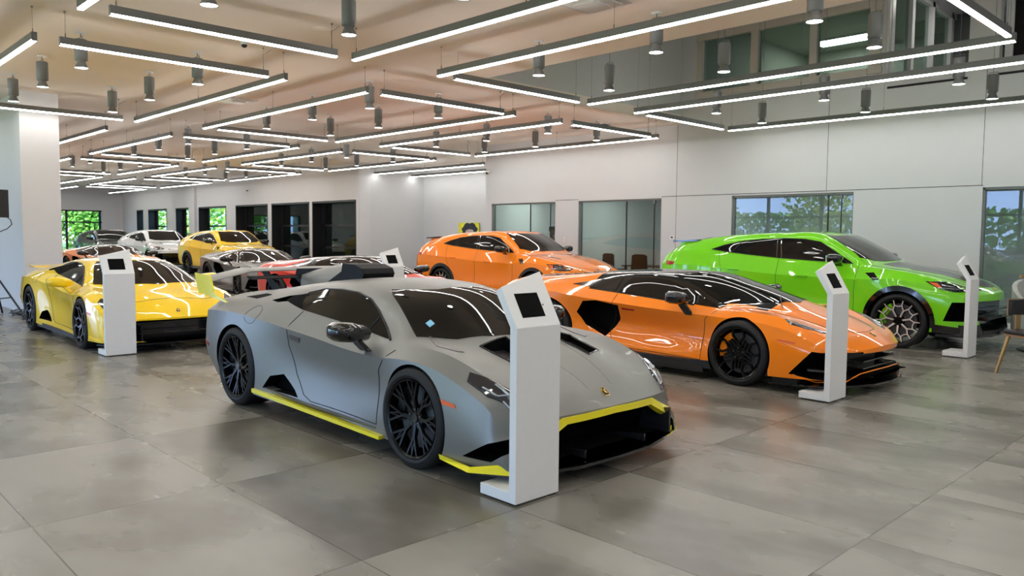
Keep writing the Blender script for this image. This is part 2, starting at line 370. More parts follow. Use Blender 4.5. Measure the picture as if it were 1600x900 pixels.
for x, d1 in XD:
    for (y0, y1), d2 in zip(YD, dn):
        if y0 < 0 and x < -14: continue
        if x < -20 and y0 < 4: continue
        if y0 < 2 and x < -12: continue
        if x == -.45 and y0 < 0: continue
        if x == -1.70 and y0 > 8: continue
        if y1*K - y0*K < .4: continue
        tube_light(x*K-.0275, x*K+.0275, y0*K, y1*K, ZT if (x*K > HX and y1*K > HY) else ZC, 'crosswise LED bar %s, %s' % (d2.replace(' of cars', ''), d1))
for y, x0, dd in ((11.31, -16.72, 'front'), (12.47, -16.79, 'rear')):
    tube_light(x0*K, x0*K+6.0, y*K-.0275, y*K+.0275, ZC, 'long LED bar in the wall recess, %s one of the two' % dd)

def spot(loc, ztop, desc):
    r = empty('pendant_spotlight', loc, 0, desc, 'spotlight', 'pendant spotlights')
    b = MB(); b.lathe([(0, .37), (.068, .37), (.078, .362), (.078, .11), (.07, .10), (0, .10)], (0, 0, 0), 'z', M_alu, 24)
    b.build('housing', r, 40)
    b = MB(); b.lathe([(.055, .105), (.05, .075), (.085, .0), (.079, .002), (.045, .07)], (0, 0, 0), 'z', M_alu, 24); b.build('reflector', r, 40)
    b = MB(); b.cyl((0, 0, .0085), (0, 0, .012), .076, .076, M_dif, 24); b.faces([(.076*math.cos(2*PI*i/24), .076*math.sin(2*PI*i/24), .008) for i in range(24)], [tuple(range(24))], M_spot); b.build('lens', r)
    b = MB(); zt = ztop-loc[2]
    b.tube([(-.062, 0, .33), (-.062, 0, .40), (.062, 0, .40), (.062, 0, .33)], .005, M_alu, 6)
    b.cyl((0, 0, .40), (0, 0, zt), .006 if zt < 1 else .004, .006 if zt < 1 else .004, M_alu, 6)
    b.cyl((0, 0, zt-.012), (0, 0, zt), .065, .065, M_white if zt < 1 else M_alu, 24); b.build('hanger', r)
    return r
SX = [(-3.60, 'first'), (-5.49, 'second'), (-7.38, 'third'), (-11.37, 'fourth'), (-13.28, 'fifth'), (-15.1, 'sixth'), (-19.12, 'seventh'), (-21.05, 'eighth'), (-22.9, 'ninth'), (-26.8, 'tenth'), (-28.7, 'eleventh'), (-30.5, 'twelfth')]
SY = [(-1.3, 'over the south aisle'), (3.15, 'over the front of the first car row'), (4.67, 'over the back of the first car row'), (7.60, 'over the front of the middle row'), (9.08, 'over the back of the middle row'), (12.0, 'over the front of the back row'), (13.58, 'over the back of the back row')]
for x, dx in SX:
    for y, dy in SY:
        if x < -16 and y < 5: continue
        if y < 0 and x < -8: continue
        spot((x, y, 3.664), ZT if (x > HX and y > HY) else ZC, 'grey spotlight, %s from the right, %s' % (dx, dy))

# ------------------------------------------------------------------ small ceiling and wall fittings
def grille(name, x, y, sx, sy, m, label, slats=0, cat='air vent', z=ZC):
    r = empty(name, (x, y, z), 0, label, cat)
    b = MB(); b.box(-sx, sx, -sy, sy, -.012, 0, M_white if slats else m); b.build('frame', r)
    b = MB()
    if slats:
        for i in range(slats): t = -sy+.03+(2*sy-.06)*i/(slats-1); b.box(-sx+.03, sx-.03, t-.012, t+.012, -.02, -.011, m)
    else: b.box(-sx*.75, sx*.75, -sy*.75, sy*.75, -.03, -.012, M_white); b.box(-sx*.45, sx*.45, -sy*.45, sy*.45, -.05, -.03, M_white)
    b.build('slats' if slats else 'diffuser_cone', r); return r
grille('ceiling_diffuser', -5.75, 6.75, .32, .32, M_wall, 'square white air diffuser beside the large ceiling opening')
grille('ceiling_diffuser', -14.9, 6.85, .32, .32, M_wall, 'square white air diffuser above the yellow wedge-shaped car')
grille('ceiling_diffuser', -14.6, 13.2, .32, .32, M_wall, 'square white air diffuser above the orange four-door car')
grille('ceiling_diffuser', -21.5, 9.7, .32, .32, M_wall, 'square white air diffuser far back over the grey open car')
grille('return_vent', -12.1, 14.2, .55, .14, M_frame, 'dark slotted return vent near the north wall', 5)
grille('return_vent', -21.8, 14.0, .55, .14, M_frame, 'dark slotted return vent close to the far black-framed windows', 5)
o = MB(); o.lathe([(0, -.012), (.10, -.012), (.115, -.008), (.118, 0), (0, 0)], (0, 0, 0), 'z', M_ceil, 28); s_ = o.build('ceiling_speaker', None, 40); s_.location = (-8.92, 5.25, ZC); tag(s_, 'round flush ceiling speaker between the two nearest LED bars', 'speaker')
def cctv(loc, wall, label):
    r = empty('security_camera', loc, 0, label, 'camera')
    b = MB(); b.lathe([(0, 0), (.055, 0), (.055, -.035), (.045, -.045), (0, -.045)], (0, 0, 0), 'z', M_white, 20); b.build('base', r, 40)
    b = MB(); b.lathe([(.042, -.045), (.038, -.07), (.022, -.085), (0, -.09)], (0, 0, 0), 'z', M_gblk, 20); b.build('dome', r, 50)
    if wall:
        b = MB(); b.box(-.02, .02, 0, .1, -.02, .0, M_white); b.build('bracket', r)
cctv((-10.25, 4.85, ZC), 0, 'small black dome camera on the ceiling behind an LED bar')
cctv((-16.83, YW-.1, 3.38), 1, 'white dome camera at the corner of the wall recess')
cctv((-33.0, YW2-.1, 3.46), 1, 'white dome camera high on the wall above the far windows')
cctv((-10.35+.6, 14.9, ZC), 0, 'dark dome camera under the ceiling edge by the opening') if 0 else None
b = MB(); b.box(-.06, .06, -.02, 0, -.04, .04, M_white); o = b.build('housing'); 
th = empty('thermostat', (-10.5, YW, 1.52), 0, 'small white thermostat with dark display on the wall left of the green car', 'thermostat'); o.parent = th
b = MB(); b.box(-.035, .02, -.023, -.02, -.012, .025, M_frame); b.build('display', th)
b = MB(); b.box(-.04, .04, -.012, 0, -.06, .06, M_white); b.box(-.015, .015, -.02, -.01, -.03, .03, M_wall); o = b.build('wall_switch'); o.location = (-13.86, YW, 1.45); tag(o, 'white switch plate on the wall between the two glass offices', 'switch')
# troffer in the upper office
r = empty('office_or_added_light', (-8.6, 19.9, 6.5), 0, 'bright flat light panel in the upper office seen through the window', 'ceiling light')
b = MB(); b.box(-.75, .75, -.32, .32, 0, .05, M_white); b.build('housing', r)
b = MB(); b.box(-.70, .70, -.28, -.02, -.01, .0, M_tube); b.box(-.70, .70, .02, .28, -.01, 0, M_tube); b.build('diffuser', r)

for i, (x, d_) in enumerate(((-15.5, 'leftmost'), (-12.1, 'second from the left'), (-7.7, 'second from the right'), (-2.6, 'rightmost'))):  # added panels, out of view above the openings, to brighten the office interiors
    r = empty('office_or_added_light', (x, 16.6, 2.86), 0, 'unseen light panel added to brighten the '+d_+' glass office', 'ceiling light', 'added office lights')
    b = MB(); b.box(-.6, .6, -.3, .3, 0, .04, M_white); b.build('housing', r); b = MB(); b.box(-.56, .56, -.26, .26, -.008, 0, M_spot); b.build('diffuser', r)
r = empty('office_or_added_light', (-5.0, 17.0, 6.36), 0, 'small lamp added to brighten the upper balcony', 'ceiling light')  # added lamp, lifts the otherwise black interior behind the balcony windows
b = MB(); b.box(-.3, .3, -.3, .3, 0, .05, M_white); b.build('housing', r); b = MB(); b.box(-.2, .2, -.2, .2, -.008, 0, M_spot); b.build('diffuser', r)
# ------------------------------------------------------------------ kiosks
def kiosk(x, y, label):
    r = empty('display_kiosk', (x, y, 0), 0, label, 'kiosk', 'display kiosks')
    W = .36
    b = MB(); b.prism([(-.055, .012), (0, .012), (0, 1.02), (-.055, 1.02)], 'y', 0, W, M_white); b.build('column', r, bevel=.002)
    b = MB(); b.prism([(-.30, .012), (-.0555, .012), (-.0555, .075), (-.30, .075)], 'y', 0, W, M_white); b.build('foot', r, bevel=.002)
    b = MB()
    for fx, fy in ((-.28, .02), (-.28, W-.02), (-.02, .02), (-.02, W-.02)): b.cyl((fx, fy, 0), (fx, fy, .013), .01, .01, M_blk, 10)
    b.build('levelling_foot', r)
    # head: leaning slab with a slanted top edge
    k = -.575; n = Vector((1, 0, -k)).normalized()*.055; n = Vector((.048, 0, .0276))
    z0, zl, zr = 1.02, 1.247, 1.325
    def P(z, yy, back): v = Vector((k*(z-z0), yy, z)); return v - (Vector((.055, 0, 0)) if z == z0 else n) if back else v
    V = [P(z0, 0, 0), P(z0, W, 0), P(zr, W, 0), P(zl, 0, 0), P(z0, 0, 1), P(z0, W, 1), P(zr, W, 1), P(zl, 0, 1)]
    b = MB(); b.faces(V, [(0, 1, 2, 3), (5, 4, 7, 6), (0, 3, 7, 4), (1, 5, 6, 2), (3, 2, 6, 7), (0, 4, 5, 1)], M_white); b.build('head', r, bevel=.002)
    def Q(z, yy, d): return Vector((k*(z-z0), yy, z)) + Vector((.867, 0, .498))*d
    b = MB()
    for (ya, yb, za, zb, d, mm) in ((.075, .262, 1.072, 1.205, .0015, M_gblk),):
        V = [Q(za, ya, d), Q(za, yb, d), Q(zb, yb, d), Q(zb, ya, d), Q(za, ya, -.01), Q(za, yb, -.01), Q(zb, yb, -.01), Q(zb, ya, -.01)]
        b.faces(V, [(0, 1, 2, 3), (0, 3, 7, 4), (1, 5, 6, 2), (3, 2, 6, 7), (0, 4, 5, 1)], M_void)
    b.build('tablet_screen', r)
    b = MB(); q = Q(1.135, .275, 0); b.cyl(q, q+Vector((.867, 0, .498))*.004, .004, .004, M_blk, 8); b.build('lock', r)
    return r
kiosk(-3.10, 3.04, 'nearest and largest white tablet kiosk in front of the matte grey car')
kiosk(-3.12, 7.15, 'white tablet kiosk in front of the orange open sports car')
kiosk(-3.11, 11.2, 'white tablet kiosk in front of the green car, rightmost')
kiosk(-10.34, 3.05, 'white tablet kiosk in front of the yellow sports car, leftmost')
kiosk(-10.34, 7.2, 'white tablet kiosk far back beside the red and black car, only its top showing')

# ------------------------------------------------------------------ furniture on the right
def dining_chair():
    r = empty('dining_chair', (-2.2, 10.33, 0), math.radians(-35), 'brass-legged chair with black leather back at the right edge', 'chair')
    for sx, sy, nm in ((-1, -1, 0), (-1, 1, 0), (1, -1, 0), (1, 1, 0)):
        b = MB(); t = Vector((sx*.17, sy*.17, .46)); q = Vector((sx*.25, sy*.25, 0)); d = .014
        a = Vector((1, 0, 0)); c_ = Vector((0, 1, 0)); V = [t-a*.02-c_*.013, t+a*.02-c_*.013, t+a*.02+c_*.013, t-a*.02+c_*.013, q-a*d*.8-c_*.01, q+a*d*.8-c_*.01, q+a*d*.8+c_*.01, q-a*d*.8+c_*.01]
        b.faces(V, [(0, 1, 2, 3), (4, 7, 6, 5), (0, 4, 5, 1), (1, 5, 6, 2), (2, 6, 7, 3), (3, 7, 4, 0)], M_brass); b.build('leg', r)
    b = MB(); b.box(-.2, .2, -.2, .2, .44, .465, M_wood); b.build('seat_frame', r, bevel=.004)
    b = MB(); b.box(-.22, .22, -.22, .22, .466, .515, M_leather); b.build('seat', r, bevel=.02)
    b = MB(); n = 10; pr = []
    for i in range(n+1): a_ = math.radians(-38+76*i/n); pr.append((-.30*math.cos(a_)+.06, .30*math.sin(a_)*1.05))
    out = [(x*1.0, y) for x, y in pr]; inn = [(x+.045*math.cos(math.atan2(y, -x+.06)), y*.88) for x, y in pr]
    b.prism(out+inn[::-1], 'z', .68, .86, M_leather); b.build('backrest', r, 40, bevel=.01)
    b = MB(); out2 = [(x-.012, y*1.03) for x, y in pr]; b.prism(out2+[(x-.001, y) for x, y in pr][::-1], 'z', .675, .865, M_wood); b.build('back_shell', r, 40)
    b = MB(); b.box(-.26, -.235, -.03, .03, .44, .70, M_brass); b.box(-.26, -.19, -.03, .03, .44, .455, M_brass); b.build('back_post', r)
    return r
dc = dining_chair()
r = empty('tub_chair', (-2.62, 12.75, 0), math.radians(300), 'pale rounded tub chair with wooden back rim behind the brass-legged chair', 'chair')
b = MB(); n = 16; pr = [(.38*math.cos(t), .38*math.sin(t)) for t in [math.radians(35+290*i/n) for i in range(n+1)]]
inn = [(x*.86, y*.86) for x, y in pr]; 
V = []; q_ = len(pr)
for i, (p_, k_) in enumerate(zip(pr, inn)):
    t_ = abs(i/(q_-1)-.5)*2; h_ = 1.0-.42*t_**2
    V += [(p_[0], p_[1], .28), (p_[0]*1.02, p_[1]*1.02, h_), (k_[0], k_[1], h_), (k_[0], k_[1], .28)]
b.faces(V, [(4*i+k, 4*i+(k+1) % 4, 4*i+4+(k+1) % 4, 4*i+4+k) for i in range(q_-1) for k in range(4)]+[(3, 2, 1, 0), (4*q_-4, 4*q_-3, 4*q_-2, 4*q_-1)], noisy('pale_upholstery', (.42, .43, .40), .7, .05, 20)); b.build('shell', r, 40)
b = MB(); b.lathe([(0, .36), (.32, .36), (.325, .40), (.32, .46), (0, .47)], (0, 0, 0), 'z', M_leather, 28); b.build('seat', r, 50)
b = MB(); b.cyl((0, 0, 0), (0, 0, .02), .3, .3, M_blk, 28); b.cyl((0, 0, .02), (0, 0, .36), .03, .03, M_blk, 12); b.build('pedestal', r, 40)
b = MB(); b.prism([(x*1.01, y*1.01) for x, y in pr[6:11]]+[(x*.9, y*.9) for x, y in pr[6:11]][::-1], 'z', 1.0, 1.04, M_wood); b.build('back_rim', r)
struct('baseboard_north', [(-6.36, -4.14, YW-.015, YW, 0, .1), (-10.83, -8.99, YW-.015, YW, 0, .1), (-4.14, EX, YW-.03, YW, 0, .12)], M_white)
# office chairs and table behind the second glass front
def office_chair(x, y, rz, label):
    r = empty('office_chair', (x, y, 0), rz, label, 'chair', 'office chairs')
    b = MB(); b.box(-.24, .24, -.24, .24, .44, .52, M_leather); b.build('seat', r, bevel=.02)
    b = MB(); b.prism([(-.24, .60), (.24, .60), (.21, 1.06), (.12, 1.09), (-.12, 1.09), (-.21, 1.06)], 'y', -.27, -.22, M_leather); b.build('backrest', r, bevel=.012)
    b = MB(); b.cyl((0, 0, .08), (0, 0, .44), .03, .03, M_blk, 12); b.box(-.03, .03, -.27, -.18, .42, .66, M_blk)
    for i in range(5): a_ = i*2*PI/5; b.cyl((0, 0, .09), (.3*math.cos(a_), .3*math.sin(a_), .05), .02, .015, M_blk, 8); b.cyl((.3*math.cos(a_), .3*math.sin(a_), 0), (.3*math.cos(a_), .3*math.sin(a_), .05), .025, .025, M_blk, 10)
    b.build('swivel_base', r)
    for s in (-1, 1): b = MB(); b.box(s*.27-.02, s*.27+.02, -.16, .14, .66, .69, M_blk); b.box(s*.27-.015, s*.27+.015, -.02, .02, .46, .66, M_blk); b.build('armrest', r)
office_chair(-13.1, 16.5, math.radians(-10), 'left black office chair behind the glass front')
office_chair(-12.05, 16.35, math.radians(8), 'right black office chair behind the glass front')
r = empty('meeting_table', (-12.4, 17.6, 0), 0, 'dark meeting table behind the two black office chairs', 'table')
b = MB(); b.box(-1.0, 1.0, -.45, .45, .72, .75, M_blk); b.build('tabletop', r, bevel=.004)
for sx in (-1, 1):
    for sy in (-1, 1): b = MB(); b.box(sx*.9-.03, sx*.9+.03, sy*.38-.03, sy*.38+.03, 0, .72, M_blk); b.build('leg', r)
# painting leaning in the recess
r = empty('painting', (-21.6, 18.62, 1.05), 0, 'painting of a dark-haired head on yellow behind the orange four-door car', 'painting')
M_py = noisy('painting_yellow', (.80, .76, .05), .6, .5, 5); M_ph = noisy('painted_hair', (.02, .03, .045), .5, .8, 14); M_ps = noisy('painted_skin', (.55, .45, .40), .6, .3, 8)
b = MB(); b.box(-.5, .60, 0, .04, -.6, .93, M_py); b.build('canvas', r)
b = MB(); pts = [(.42*math.cos(t)*(1+.07*math.sin(9*t)), .66+.27*math.sin(t)*(1+.10*math.sin(7*t))) for t in [2*PI*i/60 for i in range(60)]]
b.prism([(x+.12, z) for x, z in pts], 'y', -.006, 0, M_ph); b.build('painted_hair', r)
b = MB(); b.prism([(-.14, .50), (-.08, .66), (.1, .70), (.3, .68), (.40, .50), (.36, .1), (.24, -.15), (.04, -.15), (-.1, .1)], 'y', -.010, -.007, M_ps); b.build('painted_face', r)
# tripod light stand and cables by the left wall
r = empty('light_stand', (-16.45, 3.02, 0), .4, 'black tripod stand with a boxy light panel at the left edge', 'light stand')
b = MB(); b.cyl((0, 0, .25), (0, 0, 1.0), .028, .028, M_blk, 10); b.cyl((0, 0, 1.0), (0, 0, 2.35), .018, .018, M_blk, 10); b.build('pole', r)
b = MB(); b.cyl((0, 0, .72), (0, 0, .84), .05, .05, M_blk, 12); b.cyl((0, 0, .98), (0, 0, 1.06), .04, .04, M_blk, 12); b.cyl((0, 0, 1.03), (.12, 0, 1.03), .02, .03, M_blk, 10); b.build('collar', r)
for a_ in (0.25, 2.35, 4.45):
    b = MB(); d = Vector((math.cos(a_), math.sin(a_), 0)); b.tube([Vector((0, 0, .78))+d*.04, d*.62+Vector((0, 0, .02))], .017, M_blk, 8); b.tube([Vector((0, 0, .32))+d*.03, d*.36+Vector((0, 0, .36))], .010, M_blk, 6); b.build('leg', r)
b = MB(); b.box(-.06, .06, -.30, .30, 1.78, 2.28, M_blk); b.build('light_panel', r, bevel=.01)
b = MB(); b.tube([(.0, .28, 1.80), (.03, .34, 1.74), (.03, .36, 1.66), (.02, .28, 1.58), (0, .10, 1.50), (0, .02, 1.40)], .008, M_blk, 6); b.build('power_cord', r)
for i, (cx, cy) in enumerate(((-16.42, 3.40), (-15.62, 3.42), (-15.35, 2.75))):
    b = MB(); pts = []; rs = random.Random(i)
    for k in range(60): t = k*.42; rad = .16+.05*math.sin(t*1.3+i); pts.append((cx+rad*math.cos(t)*1.5, cy+rad*math.sin(t)*.7, .012+.0015*k+.008*math.sin(k)))
    b.tube(pts, .009, M_blk, 6); o = b.build('coiled_cable', None, 60); tag(o, ['black cable coil lying at the foot of the tripod stand', 'black cable coil nearest the rear wheel of the yellow sports car', 'black cable coil at the far left by the wall'][i], 'cable', 'cables by the left wall')
# person behind the first glass front
def person():
    r = empty('person', (-15.33, 16.4, 0), math.radians(20), 'person in dark clothing standing behind the first glass front', 'person')
    M_skin = noisy('brown_skin', (.16, .085, .055), .55, .1, 30); M_cl = noisy('dark_clothing', (.012, .013, .016), .8, .2, 40); M_hair = noisy('black_hair', (.006, .005, .005), .6, .3, 60)
    def skin(name, V, E, R, m, parent, root=0, sub=2):
        me = bpy.data.meshes.new(name); me.from_pydata(V, E, []); o = link(name, me, parent)
        o.modifiers.new('s', 'SKIN'); 
        for i, q in enumerate(R): me.skin_vertices[0].data[i].radius = (q, q*.85) if isinstance(q, float) else q
        me.skin_vertices[0].data[root].use_root = True
        s = o.modifiers.new('d', 'SUBSURF'); s.levels = s.render_levels = sub
        dg = bpy.context.evaluated_depsgraph_get(); m2 = bpy.data.meshes.new_from_object(o.evaluated_get(dg)); o.modifiers.clear(); o.data = m2
        m2.materials.clear(); m2.materials.append(m); m2.shade_smooth(); return o
    V = [(0, 0, .98), (0, 0, 1.15), (0, .01, 1.32), (0, 0, 1.46), (0, .01, 1.53), (0, .03, 1.60), (0, .025, 1.70), (0, .02, 1.76)]
    R = [(.13, .09), (.11, .08), (.13, .09), (.07, .055), .05, (.070, .085), (.078, .10), (.045, .06)]
    E = [(i, i+1) for i in range(7)]
    def add(p, q, rad): V.append(q); R.append(rad); E.append((p, len(V)-1)); return len(V)-1
    for s in (-1, 1):
        a = add(2, (s*.17, 0, 1.41), .048); a = add(a, (s*.22, -.02, 1.14), .038); a = add(a, (s*.20, .12, .93), .034); a = add(a, (s*.19, .17, .86), (.035, .018))
        for k in range(4): f = add(a, (s*.19+(k-1.5)*.018, .20, .80), .009); add(f, (s*.19+(k-1.5)*.018, .20, .775), .008)
        f = add(a, (s*.15, .19, .84), .010); add(f, (s*.145, .205, .815), .009)
        h = add(0, (s*.09, 0, .90), .08); h = add(h, (s*.10, .01, .50), .065); h = add(h, (s*.10, -.01, .10), .042); add(h, (s*.11, .14, .045), .038)
    skin('body', V, E, R, M_skin, r)
    V2 = [(0, 0, .92), (0, 0, 1.15), (0, .01, 1.32), (0, 0, 1.45)]; R2 = [(.20, .14), (.18, .13), (.20, .14), (.12, .095)]; E2 = [(0, 1), (1, 2), (2, 3)]
    for s in (-1, 1):
        V2 += [(s*.18, 0, 1.40), (s*.225, -.02, 1.14), (s*.205, .11, .95)]; R2 += [.075, .058, .045]; n = len(V2); E2 += [(2, n-3), (n-3, n-2), (n-2, n-1)]
    skin('jacket', V2, E2, R2, M_cl, r)
    V3 = [(0, 0, .95)]; R3 = [(.165, .12)]; E3 = []
    for s in (-1, 1): V3 += [(s*.09, 0, .88), (s*.10, .01, .50), (s*.10, -.01, .09)]; R3 += [.105, .078, .06]; n = len(V3); E3 += [(0, n-3), (n-3, n-2), (n-2, n-1)]
    skin('trousers', V3, E3, R3, M_cl, r)
    b = MB(); b.lathe([(0, 1.835), (.05, 1.825), (.085, 1.79), (.094, 1.74), (.085, 1.70), (.06, 1.72)], (0, .005, 0), 'z', M_hair, 20); b.build('hair', r, 60)
    for s in (-1, 1):
        b = MB(); b.cyl((s*.03, .108, 1.705), (s*.03, .116, 1.705), .011, .008, M_blk, 10); b.build('eye', r)
        b = MB(); b.box(s*.085-.008, s*.085+.008, -.01, .03, 1.665, 1.72, M_skin); b.build('ear', r, bevel=.006)
    b = MB(); b.faces([(-.014, .108, 1.665), (.014, .108, 1.665), (0, .138, 1.668), (0, .112, 1.71)], [(0, 1, 2), (0, 2, 3), (1, 3, 2), (0, 3, 1)], M_skin); b.build('nose', r)
    b = MB(); b.box(-.024, .024, .104, .112, 1.632, 1.640, mat('lips', (.14, .05, .04), .5)); b.build('mouth', r)
person()
# ------------------------------------------------------------------ outside
M_grass = noisy('lawn', (.10, .19, .04), .9, .3, 2); M_asph = noisy('asphalt', (.20, .20, .20), .85, .15, 3)
tag(struct('ground_outside', [(-120, WX-.3, -60, 60, -.3, -.05), (-52, 40, -60, SOUTH_Y-.2, -.3, -.05), (-52, 40, 21, 60, -.3, -.05)], M_grass), kind='structure')
M_leaf = [noisy('leaf_green', (.16, .36, .05), .6, .4, 3), noisy('leaf_yellow', (.46, .52, .09), .6, .3, 3), noisy('leaf_pale', (.66, .66, .38), .6, .3, 3)]
M_bark = noisy('bark', (.12, .08, .05), .9, .3, 10)
def tree(x, y, h, rad, kind, n, label):
    r = empty('tree', (x, y, -.05), 0, label, 'tree', 'trees outside'); rs = random.Random(int(x*7+y*13))
    b = MB(); b.cyl((0, 0, 0), (0, 0, h*.55), .14, .07, M_bark, 8)
    for i in range(6): a_ = i*1.1; b.cyl((0, 0, h*(.25+.05*i)), (rad*.6*math.cos(a_), rad*.6*math.sin(a_), h*(.45+.07*i)), .05, .02, M_bark, 6)
    b.build('trunk', r)
    bm = bmesh.new()
    for i in range(n):
        u, v, q = rs.random()*2*PI, math.acos(2*rs.random()-1), rs.random()**.4
        c_ = Vector((rad*q*math.sin(v)*math.cos(u), rad*q*math.sin(v)*math.sin(u), h*.58+h*.46*q*math.cos(v)))
        s = .10+.13*rs.random(); a_ = Vector((rs.gauss(0, 1), rs.gauss(0, 1), rs.gauss(0, 1))).normalized(); d = a_.orthogonal().normalized()*s; e = a_.cross(d)*.6
        bm.faces.new([bm.verts.new(c_-d), bm.verts.new(c_-e), bm.verts.new(c_+d), bm.verts.new(c_+e)])
    me = bpy.data.meshes.new('foliage'); bm.to_mesh(me); bm.free(); me.materials.append(M_leaf[kind]); link('foliage', me, r)
for i, (y, k) in enumerate(((3.5, 0), (5.6, 1), (7.4, 0), (9.4, 2), (11.2, 0), (13, 1), (15, 0), (17, 2))):
    tree(-58-4.4*(i % 2), y+1.5, 4.6+.8*(i % 2), 1.45, k, 2600, ['dense green', 'yellow-green', 'pale flowering'][k]+' tree outside the far window, '+['leftmost', 'second from the left', 'third from the left', 'fourth from the left', 'fourth from the right', 'third from the right', 'second from the right', 'rightmost'][i])
for i, (x, y) in enumerate(((-44.5, 23), (-40, 25.5), (-35.4, 23.5), (-49, 25.5))): tree(x, y, 5, 2.0, i % 2, 1200, 'tree beyond the narrow north windows, '+['second from the left', 'second from the right', 'rightmost', 'leftmost'][i])
for i, (x, y) in enumerate(((-29, -15), (-22, -17.5), (-15, -15), (-8, -17.5), (-1.5, -15))): tree(x, y, 6.5, 2.3, i % 2, 1200, 'tree outside the glazed south front, '+['first', 'second', 'third', 'fourth', 'fifth'][i]+' from the west')

bm = bmesh.new(); rs = random.Random(3)
for i in range(9000):
    y = rs.uniform(-2, 24); z = rs.random()**.8*4.6; c_ = Vector((-68+rs.gauss(0, .5), y, z)); sz = .12+.16*rs.random()
    a_ = Vector((rs.gauss(0, 1), rs.gauss(0, 1), rs.gauss(0, 1))).normalized(); d = a_.orthogonal().normalized()*sz; e = a_.cross(d)*.6
    f = bm.faces.new([bm.verts.new(c_-d), bm.verts.new(c_-e), bm.verts.new(c_+d), bm.verts.new(c_+e)]); f.material_index = 1 if math.sin(y*1.1)+rs.random() > 1.1 else (2 if z < 1.8 and rs.random() > .4 else 0)
for i in range(11000):
    x = rs.uniform(-112, -56); z = rs.random()**.8*8.5; c_ = Vector((x, 31+rs.gauss(0, .5), z)); sz = .16+.2*rs.random()
    a_ = Vector((rs.gauss(0, 1), rs.gauss(0, 1), rs.gauss(0, 1))).normalized(); d = a_.orthogonal().normalized()*sz; e = a_.cross(d)*.6
    bm.faces.new([bm.verts.new(c_-d), bm.verts.new(c_-e), bm.verts.new(c_+d), bm.verts.new(c_+e)]).material_index = int(rs.random() > .6)
me = bpy.data.meshes.new('hedge'); bm.to_mesh(me); bm.free()
for q in M_leaf: me.materials.append(q)
tag(link('hedge', me), 'tall leafy hedge behind the trees outside the far window', 'hedge', kind='stuff')
bm = bmesh.new()
for i in range(7000):
    x = rs.uniform(-38, 4); z = rs.random()**.8*3.4; c_ = Vector((x, -24+rs.gauss(0, .5), z)); sz = .14+.18*rs.random()
    a_ = Vector((rs.gauss(0, 1), rs.gauss(0, 1), rs.gauss(0, 1))).normalized(); d = a_.orthogonal().normalized()*sz; e = a_.cross(d)*.6
    bm.faces.new([bm.verts.new(c_-d), bm.verts.new(c_-e), bm.verts.new(c_+d), bm.verts.new(c_+e)])
me = bpy.data.meshes.new('hedge'); bm.to_mesh(me); bm.free(); me.materials.append(M_leaf[0])
tag(link('hedge', me), 'green hedge outside the glazed south front', 'hedge', kind='stuff')
# ------------------------------------------------------------------ car toolkit
def pchip(x, y, xs):
    x, y = np.asarray(x, float), np.asarray(y, float); h = np.diff(x); d = np.diff(y)/h; n = len(x); t = np.zeros(n)
    for i in range(1, n-1):
        if d[i-1]*d[i] > 0: w1, w2 = 2*h[i]+h[i-1], h[i]+2*h[i-1]; t[i] = (w1+w2)/(w1/d[i-1]+w2/d[i])
        else: t[i] = .0
    t[0], t[-1] = d[0], d[-1]
    i = np.clip(np.searchsorted(x, xs, side='right')-1, 0, n-2); s = (xs-x[i])/h[i]
    return (y[i]*(1+2*s)*(1-s)**2 + t[i]*h[i]*s*(1-s)**2 + y[i+1]*s*s*(3-2*s) + t[i+1]*h[i]*s*s*(s-1))
def smooth_tab(x, y, xs):   # natural-ish cardinal spline with chord tangents
    x, y = np.asarray(x, float), np.asarray(y, float); h = np.diff(x); d = np.diff(y)/h; n = len(x); t = np.zeros(n)
    t[1:-1] = (d[:-1]*h[1:]+d[1:]*h[:-1])/(h[1:]+h[:-1]); t[0], t[-1] = d[0], d[-1]
    i = np.clip(np.searchsorted(x, xs, side='right')-1, 0, n-2); s = (xs-x[i])/h[i]
    return (y[i]*(1+2*s)*(1-s)**2 + t[i]*h[i]*s*(1-s)**2 + y[i+1]*s*s*(3-2*s) + t[i+1]*h[i]*s*s*(s-1))
def profile(P, crease, n):
    """P (K,3) across the half section, from the sill to the centre line; crease flags per line"""
    K = len(P); out = []
    Pm = np.vstack([P, P[-2]*[1, -1, 1]])
    def tan(k, side, L):
        if crease[k] or k == 0: return (Pm[k+1]-Pm[k])/L*1. if side > 0 else (Pm[k]-Pm[k-1])/L
        a, b_ = np.linalg.norm(Pm[k]-Pm[k-1])+1e-6, np.linalg.norm(Pm[k+1]-Pm[k])+1e-6
        return ((Pm[k]-Pm[k-1])/a*b_+(Pm[k+1]-Pm[k])/b_*a)/(a+b_)
    for k in range(K-1):
        L = np.linalg.norm(P[k+1]-P[k])+1e-6; t0, t1 = tan(k, 1, L)*L, tan(k+1, -1, L)*L
        for j in range(n):
            s = j/n; out.append(P[k]*(1+2*s)*(1-s)**2+t0*s*(1-s)**2+P[k+1]*s*s*(3-2*s)+t1*s*s*(s-1))
    out.append(P[-1]); return np.array(out)
